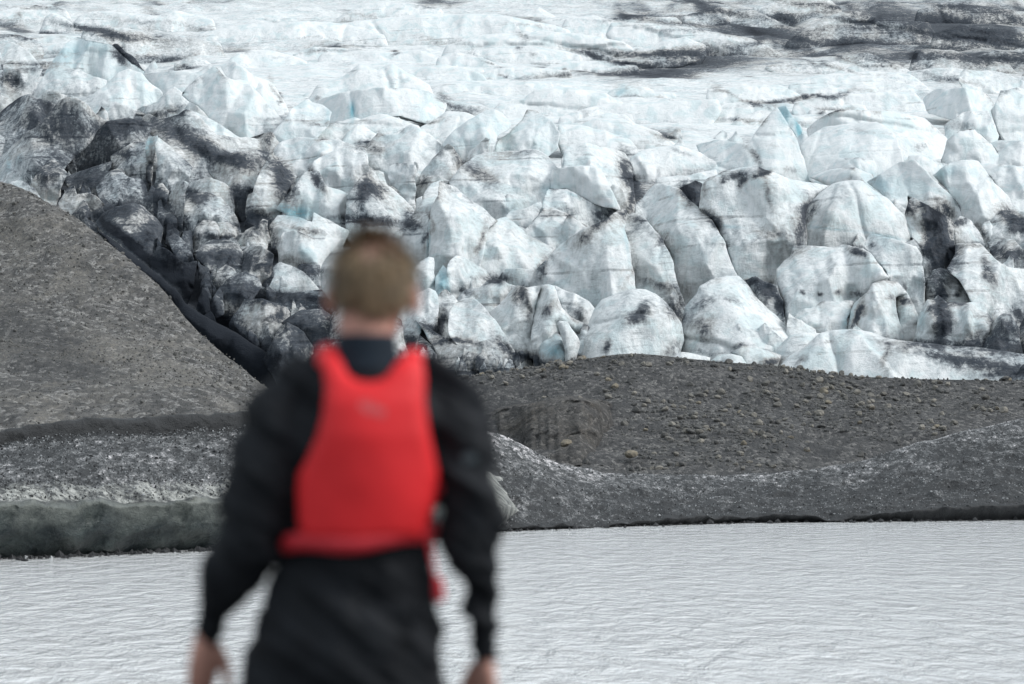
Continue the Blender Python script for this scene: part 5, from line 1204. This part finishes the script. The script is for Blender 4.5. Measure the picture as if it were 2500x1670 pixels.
BOULDERS = [
 (1360, 889, 26, 1, 'tan boulder on the gravel crest right of the striped ice wedge'), (1325, 907, 16, 1, 'small tan boulder below the striped ice wedge'),
 (1487, 929, 17, 1, 'lone ochre boulder on the dark upper gravel slope'), (2002, 1012, 30, 0, 'large grey boulder at the right end of the pale streak'),
 (1705, 987, 15, 1, 'tan boulder in the upper stone field'), (1932, 1070, 14, 1, 'orange-brown boulder on the right of the stone field'),
 (1970, 1100, 18, 1, 'tan slab boulder low on the moraine right of the stone field'), (1577, 1049, 17, 1, 'pale tan boulder at the left edge of the stone field'),
 (1538, 1113, 34, 1, 'broad brown boulder low down beside the eroded bank'), (1382, 1086, 26, 1, 'rusty brown boulder at the foot of the eroded bank'),
 (2022, 945, 20, 0, 'grey boulder in the pile above the pale streak'), (1985, 952, 16, 0, 'darker boulder left in the pile above the pale streak'),
 (1832, 1128, 16, 0, 'pale grey boulder low in the middle of the moraine'), (1600, 1143, 16, 0, 'pale boulder just above the saddle of the grit ridge'),
 (2465, 930, 13, 1, 'tan boulder on the crest near the right edge')]
mflat = MP.reshape(-1, 3); fpx = mpx.ravel(); fpy = mpy.ravel()
for k, (x, y, w, tn, lab) in enumerate(BOULDERS):
    i = int(((fpx - x) ** 2 + (fpy - y) ** 2).argmin())
    P = mflat[i].copy(); s = w * .5 * P[1] / FPX * 1.15
    if 'eroded bank' in lab: P = at(x, y, P[1] - 4.5)
    me_ = (stone_tan[k % 4] if tn else stone_grey[k % 8]).copy()
    o = link('boulder', me_, None, P + np.array([0, 0, s * .25]))
    o.scale = (s, s, s); o.rotation_euler = (rng.uniform(-.3, .3), rng.uniform(-.3, .3), rng.uniform(0, 6.3))
    tag(o, lab, 'boulder', 'boulders on the moraine')

# loose grit and melting ice bits on the ridge and the bank
def scatter_on(P, n_, lo, hi, seed, row0, row1, xlo=-60, xhi=2560):
    r = np.random.default_rng(seed)
    px, _y = project(P)
    ok = (px > xlo) & (px < xhi)
    ok[:row0] = False; ok[row1:] = False
    c = np.argwhere(ok); k = c[r.choice(len(c), n_, replace=False)]
    p_ = P[k[:, 0], k[:, 1]] + r.uniform(-.15, .15, (n_, 3)) * np.array([1, 1, .2])
    return p_, np.clip(r.lognormal(.8, .45, n_), lo, hi) * .5 * p_[:, 1] / FPX
for P_, own, rows in ((RP, ridge_o, (9, 58)), (BP, bank_o, (36, 72))):
    a_, b_ = scatter_on(P_, 5000, 1.2, 8, 5, rows[0], rows[1], 1100 if own is ridge_o else -60, 2560 if own is ridge_o else 700)
    rubble('grit', a_, b_ * 1.3, GRIT_STONE, own, 3)
    a_, b_ = scatter_on(P_, 4200, 1.2, 6, 6, rows[0], rows[1], 1100 if own is ridge_o else -60, 2560 if own is ridge_o else 700)
    rubble('ice_bits', a_, b_, ICE_BIT, own, 4)

def shore_bits(own, xs_, shore, x0, x1, seed):
    r = np.random.default_rng(seed)
    for mat_, n_, nm in ((GRIT_STONE, 420, 'shore_stones'), (ICE_BIT, 30, 'shore_ice_bits')):
        x = r.uniform(x0, x1, n_); ysh = np.interp(x, xs_, shore)
        D_ = water_depth(x, ysh) - np.abs(r.normal(0, .9, n_)) + .5
        p_ = at(x, ysh, D_); p_[:, 2] = r.uniform(-.05, .03, n_)
        rubble(nm, p_, np.clip(r.lognormal(-2.5, .5, n_), .03, .2) * (1 if mat_ is GRIT_STONE else .6), mat_, own, seed + 1)
shore_bits(ridge_o, rx, rs, 1150, 2600, 61)
shore_bits(bank_o, bx, bsh, -80, 700, 63)
# ------------------------------------------------------------------ the person, seen from behind
SKIN = make_plain('skin', (0.56, 0.30, 0.235), 0.55, 0.3, .10, 25, .2)
SUIT = make_plain('dry_suit_cloth', (0.014, 0.016, 0.0195), 0.75, 0.18, .22, 14, .3)
COLLAR = make_plain('neoprene', (0.016, 0.025, 0.036), 0.8, 0.15, .15, 60, .2)
RED = make_plain('red_vest_cloth', (0.80, 0.026, 0.032), 0.55, 0.3, .06, 9, .15)
RED_W = make_plain('red_webbing', (0.60, 0.035, 0.048), 0.6, 0.3, .1, 60, .2)
PRINT = make_plain('pale_print', (0.66, 0.21, 0.22), 0.6, 0.2, .05, 60)
PATCH = make_plain('grey_patch', (0.09, 0.11, 0.12), 0.6, 0.2, .05, 60)
BOOT = make_plain('boot_rubber', (0.02, 0.02, 0.022), 0.5, 0.4, .1, 20)
def hair_mat():
    b = NB('brown_hair')
    p = b.obj()
    n = b.noise(b.mapv(p, (60, 60, 9)), 1.0, 4, .6)
    n2 = b.noise(p, 14, 3)
    c = b.mix(b.ramp(n, .3, .7), (0.105, 0.073, 0.043), (0.39, 0.28, 0.165))
    c = b.mix(b.ramp(n2, .45, .6, 0, .5), c, (0.10, 0.075, 0.05))
    c = b.mix(b.attr('scalp'), c, (0.42, 0.24, 0.185))
    return b.done(c, .55, .35)
HAIR = hair_mat()

K = 0.000920
def hv(ox_, oy_): return ((ox_ - 838) * K, (2519 - oy_) * K)      # figure metres from the enlarged crop
person = bpy.data.objects.new('person', None); COL.objects.link(person)
person.location = (PX0, PY0, GROUND_Z)
person.empty_display_size = .3
tag(person, 'person in a black dry suit and red life vest seen from behind facing the glacier', 'person')

def loft(rings, n=20, cap=True):
    """rings: (centre, rx vector, ry vector) -> closed tube"""
    V = []; F = []
    a = np.linspace(0, 2 * np.pi, n, endpoint=False)
    for c, u, w in rings:
        V.append(np.asarray(c)[None] + np.cos(a)[:, None] * np.asarray(u)[None] + np.sin(a)[:, None] * np.asarray(w)[None])
    V = np.concatenate(V); m = len(rings)
    for i in range(m - 1):
        for k in range(n):
            k2 = (k + 1) % n
            F.append((i*n+k, i*n+k2, (i+1)*n+k2, (i+1)*n+k))
    if cap:
        V = np.concatenate([V, [rings[0][0], rings[-1][0]]])
        c0, c1 = m*n, m*n+1
        for k in range(n):
            k2 = (k + 1) % n
            F.append((c0, k2, k)); F.append((c1, (m-1)*n+k, (m-1)*n+k2))
    return V, F
def limb(pts, radii, n=18, sub=5, flat=1.0):
    """round-ended tapered limb through the points"""
    P = np.asarray(pts, float); R = np.asarray(radii, float)
    # smooth resample
    t = np.arange(len(P)); tt = np.linspace(0, len(P) - 1, (len(P) - 1) * sub + 1)
    Q = np.stack([np.interp(tt, t, P[:, k]) for k in range(3)], -1); r = np.interp(tt, t, R)
    for _ in range(3):
        Q[1:-1] = Q[1:-1] * .5 + (Q[:-2] + Q[2:]) * .25
        r[1:-1] = r[1:-1] * .5 + (r[:-2] + r[2:]) * .25
    T = np.gradient(Q, axis=0); T /= np.linalg.norm(T, axis=1)[:, None]
    rings = []
    def frame(tn):
        ref = np.array([0, 1.0, 0]) if abs(tn[1]) < .9 else np.array([1.0, 0, 0])
        u = np.cross(ref, tn); u /= np.linalg.norm(u)
        return u, np.cross(tn, u)
    for e in (.999, .8, .5):
        u, w = frame(T[0]); s = math.sqrt(1 - e * e)
        rings.append((Q[0] - T[0] * r[0] * e, u * r[0] * s, w * r[0] * s * flat))
    for i in range(len(Q)):
        u, w = frame(T[i]); rings.append((Q[i], u * r[i], w * r[i] * flat))
    for e in (.5, .8, .999):
        u, w = frame(T[-1]); s = math.sqrt(1 - e * e)
        rings.append((Q[-1] + T[-1] * r[-1] * e, u * r[-1] * s, w * r[-1] * s * flat))
    return loft(rings, n)
def blob(c, r, n=20, rot=0.0):
    c = np.asarray(c, float)
    rings = []
    for ph in np.linspace(-1.55, 1.55, 13):
        s, h = math.cos(ph), math.sin(ph)
        rings.append((c + np.array([0, 0, r[2] * h]), np.array([r[0] * s, 0, 0]), np.array([0, r[1] * s, 0])))
    return loft(rings, n)
def merge(parts):
    V = []; F = []; o = 0
    for v, f in parts:
        V.append(v); F += [tuple(i + o for i in g) for g in f]; o += len(v)
    return np.concatenate(V), F
def fused(name, parts, mat, voxel, smooth, parent, after=None):
    """one continuous skin around overlapping forms"""
    V, F = merge(parts)
    me0 = mesh_from(name, V, F, mat, True)
    tmp = bpy.data.objects.new(name + '_tmp', me0); COL.objects.link(tmp)
    rm = tmp.modifiers.new('r', 'REMESH'); rm.mode = 'VOXEL'; rm.voxel_size = voxel
    sm = tmp.modifiers.new('s', 'SMOOTH'); sm.iterations = smooth; sm.factor = .5
    dg = bpy.context.evaluated_depsgraph_get()
    me = bpy.data.meshes.new_from_object(tmp.evaluated_get(dg))
    me.name = name
    bpy.data.objects.remove(tmp); bpy.data.meshes.remove(me0)
    n = len(me.vertices)
    if after:
        co = np.empty(n * 3, np.float32); me.vertices.foreach_get('co', co); co = co.reshape(-1, 3).astype(float)
        nr = np.empty(n * 3, np.float32); me.vertices.foreach_get('normal', nr); nr = nr.reshape(-1, 3).astype(float)
        me.vertices.foreach_set('co', after(co, nr).astype(np.float32).ravel())
    me.polygons.foreach_set('use_smooth', np.ones(len(me.polygons), bool))
    if not me.materials: me.materials.append(mat)
    me.update()
    return link(name, me, parent)

LA = [(690, 895, .072, .0), (655, 950, .078, -.01), (638, 1010, .083, -.015), (604, 1130, .083, -.03), (578, 1230, .075, -.035), (532, 1300, .054, -.01), (487, 1400, .031, .03), (465, 1462, .0245, .05)]
RA = [(985, 900, .068, .0), (1035, 945, .068, -.01), (1062, 1050, .068, -.02), (1082, 1150, .070, -.035), (1082, 1230, .064, -.03), (1091, 1300, .045, -.01), (1101, 1370, .039, .02), (1105, 1430, .027, .035), (1108, 1512, .0235, .05)]
def arm_pts(A): return [(hv(x, y)[0], d, hv(x, y)[1]) for x, y, r, d in A], [r for x, y, r, d in A]
LAP, LAR = arm_pts(LA); RAP, RAR = arm_pts(RA)

def hand(wrist, d, w, nrm):
    wrist, d, w, nrm = [np.asarray(v, float) for v in (wrist, d, w, nrm)]
    d /= np.linalg.norm(d); w -= d * (w @ d); w /= np.linalg.norm(w); nrm = np.cross(d, w) * np.sign(np.cross(d, w) @ nrm)
    parts = []
    rings = []
    for t, hw, th in ((-.02, .024, .019), (.0, .026, .019), (.03, .036, .019), (.06, .042, .017), (.09, .042, .014), (.1, .036, .010)):
        rings.append((wrist + d * t + nrm * .004 * t / .1, w * hw, nrm * th))
    parts.append(loft(rings, 18))
    for off, L, r, c0 in ((-.031, .062, .0078, .42), (-.0105, .078, .0088, .34), (.0105, .083, .009, .28), (.031, .074, .0086, .22)):
        p = wrist + d * .088 + w * off
        pts = [p]; ang = c0 * .4
        for f in (.45, .32, .26):
            dirv = d * math.cos(ang) + nrm * math.sin(ang) + w * off * 1.2
            p = p + dirv * L * f; pts.append(p); ang += c0 + .18
        parts.append(limb(pts, [r, r * .98, r * .9, r * .75], 12, 3))
    b = wrist + d * .018 + w * .028 + nrm * .006
    pts = [b, b + d * .035 + w * .022 + nrm * .012, b + d * .064 + w * .026 + nrm * .02, b + d * .086 + w * .02 + nrm * .026]
    parts.append(limb(pts, [.015, .0125, .0105, .0085], 12, 3))
    return parts

HC = np.array([.012, .018, 1.712])
body_parts = [
    blob(HC, (.078, .098, .112)), blob(HC + [0, .03, -.06], (.060, .070, .065)),
    limb([(.002, -.012, 1.64), (.0, -.02, 1.55), (.0, -.018, 1.46)], [.060, .059, .066], 20),
    blob(HC + [0, .102, -.022], (.014, .02, .026)), blob(HC + [0, .085, .022], (.05, .018, .012)),
    blob(HC + [0, .088, -.062], (.026, .014, .010)), blob(HC + [0, .082, -.092], (.026, .02, .018)),
    blob(HC + [-.090, -.005, -.026], (.012, .020, .034)), blob(HC + [.090, -.005, -.026], (.012, .020, .034)),
    limb([(-.01, -.0, 1.47), (-.008, 0, 1.25), (-.03, 0, .95)], [.085, .085, .085], 20),
    limb([(-.14, 0, 1.44), (0, 0, 1.47), (.12, 0, 1.44)], [.035, .05, .035], 16),
    limb(LAP, [.03, .034, .04, .038, .034, .028, .018, .021], 16), limb(RAP, [.028, .03, .034, .034, .032, .024, .020, .017, .020], 16),
    limb([(-.13, 0, .90), (-.18, .03, .5), (-.2, 0, .08)], [.07, .05, .038], 16), limb([(.045, 0, .90), (.08, .03, .5), (.1, 0, .08)], [.07, .05, .038], 16),
    limb([(-.2, -.02, .05), (-.21, .16, .035)], [.035, .03], 12), limb([(.1, -.02, .05), (.115, .16, .035)], [.035, .03], 12),
]
body_parts += hand(np.array(LAP[-1]) + [-.001, 0, -.004], (-.10, .10, -1), (.62, .75, 0), (.75, -.4, 0))
body_parts += hand(np.array(RAP[-1]) + [.0, 0, -.004], (.06, .12, -1), (-.55, .8, 0), (-.8, -.4, 0))
fused('body', body_parts, SKIN, .0045, 3, person)

# dry suit: one baggy garment
def ring(z, c, a, b, y=0.0, p=1.0): return (np.array([c, y, z]), np.array([a, 0, 0]), np.array([0, b, 0]))
TOR = [(.84, -.050, .20, .125, 0), (.875, -.049, .205, .132, 0), (.956, -.044, .193, .136, 0), (1.03, -.033, .180, .130, 0), (1.085, -.026, .170, .122, 0), (1.149, -.017, .150, .116, 0), (1.20, -.012, .148, .116, 0), (1.30, -.004, .165, .124, 0),
       (1.40, .0, .182, .128, -.005), (1.46, .001, .178, .120, -.01), (1.50, .001, .150, .104, -.012), (1.53, .001, .112, .088, -.014), (1.555, .001, .078, .074, -.016), (1.575, .001, .065, .066, -.016)]
suit_parts = [loft([ring(*t) for t in TOR], 32), limb(LAP, LAR, 20), limb(RAP, RAR, 20),
    limb([hv(740, 862)[:1] + (-.01,) + hv(740, 862)[1:], hv(690, 890)[:1] + (0,) + hv(690, 890)[1:], hv(665, 925)[:1] + (-.01,) + hv(665, 925)[1:]], [.05, .065, .075], 18),
    limb([hv(935, 868)[:1] + (-.01,) + hv(935, 868)[1:], hv(985, 890)[:1] + (0,) + hv(985, 890)[1:], hv(1030, 935)[:1] + (-.01,) + hv(1030, 935)[1:]], [.05, .062, .068], 18),
    limb([(-.145, 0, .92), (-.165, .01, .80), (-.185, .035, .5), (-.20, .01, .16)], [.112, .112, .086, .07], 20), limb([(.045, 0, .92), (.055, .01, .80), (.08, .035, .5), (.1, .01, .16)], [.108, .108, .086, .07], 20)]
def folds(co, nr):
    cuff = np.clip((np.abs(co[:, 0] + .02) - .30) / .04, 0, 1)
    q = co * np.array([7, 7, 15.]) + np.stack([co[:, 2] * 6, co[:, 0] * 3, co[:, 0] * 9], -1)
    f = (ridged(q, 3, 3) - .62) * .044 + fbm(co * 9, 3, 4) * .012
    # gathers below the belt
    g = ridged(np.stack([co[:, 0] * 16, co[:, 2] * 3, co[:, 1] * 8], -1), 2, 8) - .6
    f = f + g * .03 * np.exp(-((co[:, 2] - 1.09) / .06) ** 2)
    under = np.clip(1 - np.abs(co[:, 0]) / .10, 0, 1) ** .5 * np.clip((co[:, 2] - 1.15) / .05, 0, 1)
    f = f * (1 - .8 * cuff) * (1 - .85 * under) - .006 * under
    return co + nr * f[:, None]
fused('dry_suit', suit_parts, SUIT, .0075, 6, person, folds)
link('collar', mesh_from('collar', *loft([ring(1.535, .001, .085, .084, -.014), ring(1.56, .001, .072, .074, -.015), ring(1.585, .001, .066, .068, -.016), ring(1.608, .001, .063, .066, -.016), ring(1.612, .001, .060, .063, -.016), ring(1.60, .001, .056, .058, -.016)], 36, False), COLLAR), person)
for x_, y_ in ((-.2, 0), (.1, 0)):
    v, f = merge([limb([(x_, -.01, .20), (x_, -.02, .09)], [.062, .06], 18), limb([(x_, -.045, .05), (x_ * 1.02, .05, .05), (x_ * 1.05, .17, .042)], [.048, .05, .042], 18, 5, .95)])
    bo = fused('boot', [(v, f)], BOOT, .008, 4, person)

# life vest
tz = np.array([t[0] for t in TOR]); tc = np.array([t[1] for t in TOR]); ta = np.array([t[2] for t in TOR]); tb = np.array([t[3] for t in TOR])
def vest_y(x, z, grow=.034):
    c = np.interp(z, tz, tc); a = np.interp(z, [1.1, 1.2, 1.4, 1.6], [.186, .186, .212, .235]); b = np.interp(z, [1.1, 1.2, 1.3, 1.4, 1.47, 1.53, 1.57, 1.6], [.125, .128, .132, .134, .122, .092, .062, .03]) + grow
    return np.sqrt(np.clip(1 - ((x - c) / a) ** 2, .02, 1)) * b
def panel(name, outline, side, mat, parent, thick=.034, bevel=.02, grow=.034, step=.012):
    loop = catmull(outline, .014)
    V, F, li = triangulate(loop, step, .004, 3)
    d, _ = seg_dist(V, loop)
    e = np.clip(1 - d / bevel, 0, 1)
    yo = vest_y(V[:, 0], V[:, 1], grow) - bevel * (1 - np.sqrt(1 - e * e))
    yo += fbm(np.stack([V[:, 0] * 9, V[:, 1] * 7, V[:, 0] * 0 + side], -1), 3, 21) * .004 - .010 * np.exp(-(V[:, 0] / .006) ** 2) * 0
    yi = vest_y(V[:, 0], V[:, 1], grow) - thick
    n = len(V)
    P = np.concatenate([np.stack([V[:, 0], side * yo, V[:, 1]], -1), np.stack([V[:, 0], side * yi, V[:, 1]], -1)])
    faces = [f if side < 0 else f[::-1] for f in F] + [tuple(i + n for i in (f[::-1] if side < 0 else f)) for f in F]
    for i in range(len(li)):
        a, b = li[i], li[(i + 1) % len(li)]
        faces.append((b, a, a + n, b + n) if side < 0 else (a, b, b + n, a + n))
    me = mesh_from(name, P, faces, mat, True)
    bm = bmesh.new(); bm.from_mesh(me); bmesh.ops.recalc_face_normals(bm, faces=bm.faces); bm.to_mesh(me); bm.free()
    return link(name, me, parent)
out_back = [hv(*p) for p in [(733, 815), (770, 808), (788, 832), (800, 856), (816, 871), (838, 877), (862, 877), (882, 870), (896, 856), (908, 836), (930, 818), (970, 830), (977, 870), (976, 920), (985, 985), (998, 1045), (1007, 1090), (1001, 1140), (987, 1185), (975, 1215), (972, 1228), (840, 1238), (702, 1232), (692, 1200), (688, 1130), (692, 1085), (712, 1050), (735, 1000), (748, 950), (752, 890), (744, 850)]]
vest = panel('life_vest', out_back, -1, RED, person)
front = panel('front_panel', out_back, 1, RED, vest)
for (bx_, bz_) in (hv(753, 812), hv(945, 822)):
    yb_ = vest_y(np.array(bx_), np.array(bz_ - .012)) - .012
    V, F = limb([(bx_, -yb_ + .012, bz_ - .02), (bx_, -yb_ * .55, bz_ + .004), (bx_, 0, bz_ + .012), (bx_, yb_ * .55, bz_ + .004), (bx_, yb_ - .012, bz_ - .02)], [.012] * 5, 14, 5)
    V[:, 0] = bx_ + (V[:, 0] - bx_) * 1.9
    link('shoulder_strap', mesh_from('shoulder_strap', V, F, RED), vest)
# waist belt
n = 64; V = []; F = []
ang = np.linspace(0, 2 * np.pi, n, endpoint=False)
prof = [(-.0, -.02), (.009, -.016), (.011, 0), (.009, .016), (0, .02), (-.006, .016), (-.006, -.016)]
for k, a_ in enumerate(ang):
    c, s = math.cos(a_), math.sin(a_)
    for po, ph in prof:
        rx_, ry_ = .160 + po, .150 + po
        x_ = -.016 + rx_ * c
        V.append((x_, ry_ * s, 1.180 + ph + .010 * (c ** 2) + .020 * (x_ + .016) / .168 * .6 + .004 * math.sin(5 * a_)))
m = len(prof)
for k in range(n):
    for j in range(m):
        F.append((k*m+j, ((k+1) % n)*m+j, ((k+1) % n)*m+(j+1) % m, k*m+(j+1) % m))
me = mesh_from('waist_belt', V, F, RED_W)
bm = bmesh.new(); bm.from_mesh(me); bmesh.ops.recalc_face_normals(bm, faces=bm.faces); bm.to_mesh(me); bm.free()
belt = link('waist_belt', me, vest)
for px_, pz_, s in ((hv(668, 1118)[0], hv(668, 1118)[1], -1), (hv(1013, 1114)[0], hv(1013, 1114)[1], 1)):
    v, f = merge([blob((px_, -.045, pz_), (.018, .012, .019), 16), limb([(px_ - s * .002, -.045, pz_ - .004), (px_ - s * .05, -.05, pz_ - .01)], [.009, .008], 10, 3)])
    link('side_buckle', mesh_from('side_buckle', v, f, RED_W), vest)
v, f = limb([(hv(985, 1240)[0], -.10, hv(985, 1240)[1]), (hv(996, 1290)[0], -.105, hv(996, 1290)[1]), (hv(1003, 1330)[0], -.10, hv(1003, 1330)[1])], [.004, .0035, .004], 8, 4)
cord = link('pull_cord', mesh_from('pull_cord', v, f, RED_W), vest)
tx_, tz_ = hv(1007, 1345)
link('toggle', mesh_from('toggle', *limb([(tx_, -.10, tz_ + .016), (tx_ + .002, -.10, tz_ - .016)], [.010, .011], 12, 3), RED_W), cord)
# small faded print on the back of the vest: a mark of short strokes over a line of letters too blurred to read
def decal(name, rects, mat, parent, grow=.0365):
    V = []; F = []
    for (x0, z0, x1, z1) in rects:
        b_ = len(V)
        for xx, zz in ((x0, z0), (x1, z0), (x1, z1), (x0, z1)):
            V.append((xx, -float(vest_y(np.array(xx), np.array(zz), grow)), zz))
        for xx, zz in ((x0, z0), (x1, z0), (x1, z1), (x0, z1)):
            V.append((xx, -float(vest_y(np.array(xx), np.array(zz), grow - .003)), zz))
        F += [(b_, b_+1, b_+2, b_+3), (b_+7, b_+6, b_+5, b_+4), (b_, b_+4, b_+5, b_+1), (b_+1, b_+5, b_+6, b_+2), (b_+2, b_+6, b_+7, b_+3), (b_+3, b_+7, b_+4, b_)]
    return link(name, mesh_from(name, V, F, mat, False), parent)
lx, lz = hv(860, 935)
rects = [(lx - .024, lz - .014, lx - .019, lz + .012), (lx - .012, lz - .014, lx - .007, lz + .014), (lx - .019, lz - .002, lx - .012, lz + .003),
         (lx + .0, lz - .014, lx + .004, lz + .008), (lx + .008, lz - .014, lx + .012, lz + .004), (lx + .016, lz - .014, lx + .020, lz + .0), (lx + .022, lz - .014, lx + .026, lz - .004),
         (lx - .024, lz - .020, lx + .026, lz - .0175)]
decal('printed_mark', rects, PRINT, vest)
v, f = blob((hv(1075, 1050)[0], -.086, hv(1075, 1050)[1]), (.016, .003, .012), 14)
link('sleeve_patch', mesh_from('sleeve_patch', v, f, PATCH), person)

# hair: a thick cap with loose tufts
na, nb_ = 72, 40
V = []; SC = []
def hairline(az):      # az = 0 at the back of the head
    return np.interp(abs(az), [0, .6, 1.1, 1.45, 1.8, 2.4, 3.15], [-.092, -.088, -.06, -.022, .012, .05, .062])
for j in range(nb_ + 1):
    for i in range(na):
        az = -math.pi + 2 * math.pi * i / na
        zl = hairline(az)
        el = math.asin(max(-1, min(1, zl / .118)))
        e = el + (math.pi / 2 - el) * j / nb_
        dv = np.array([math.sin(az) * math.cos(e), -math.cos(az) * math.cos(e), math.sin(e)])
        V.append(dv * np.array([.0845, .106, .110])); SC.append(0)
V = np.array(V)
dn = V / np.linalg.norm(V, axis=1)[:, None]
tuft = ridged(np.stack([np.arctan2(V[:, 0], -V[:, 1]) * 4.5, V[:, 2] * 14, V[:, 1] * 8], -1), 3, 12) - .6
V = V + dn * (tuft * .022 + fbm(V * 22, 3, 2) * .012)[:, None]
V[:, 0] *= np.interp(V[:, 2], [-.09, -.03, .03], [.92, .97, 1.0])
jj = np.repeat(np.arange(nb_ + 1), na)
V = V - dn * (np.clip(1 - jj / 3.0, 0, 1) * .012)[:, None]
F = [(j*na+i, j*na+(i+1) % na, (j+1)*na+(i+1) % na, (j+1)*na+i) for j in range(nb_) for i in range(na)]
spot = np.array([-.004, -.085, .070])
scal = .6 * np.exp(-(((V[:, 0] - spot[0]) / .020) ** 2 + ((V[:, 2] - spot[2]) / .020) ** 2)) * (V[:, 1] < 0)
nv0 = len(V)
r = np.random.default_rng(77)
SV = []; SF = []; SS = []
for k in range(4200):
    i0 = int(r.integers(na, nv0 - na))
    p = V[i0]; nrm = dn[i0]
    if scal[i0] > .25 and r.random() < .9: continue
    down = np.array([0, 0, -1.0]) - nrm * (-nrm[2]); down = down / (np.linalg.norm(down) + 1e-6)
    swirl = np.cross(nrm, down)
    top = max(0.0, nrm[2])
    dirv = down * (1 - .4 * top) + nrm * r.uniform(.25, .85) + swirl * r.normal(0, .5)
    dirv /= np.linalg.norm(dirv)
    L = r.uniform(.012, .032) * (1 + .4 * top); wv = np.cross(dirv, nrm) * r.uniform(.0007, .0016)
    b_ = nv0 + len(SV)
    p1 = p + dirv * L * .6; p2 = p + dirv * L + down * L * .25
    SV += [p - wv, p + wv, p1 + wv * .8, p1 - wv * .8, p2]
    SF += [(b_, b_+1, b_+2, b_+3), (b_+3, b_+2, b_+4)]; SS += [0] * 5
V = np.concatenate([V, np.array(SV)]); F += SF; scal = np.concatenate([scal, SS])
link('hair', mesh_from('hair', V + HC, F, HAIR, True, {'scalp': scal}), person)
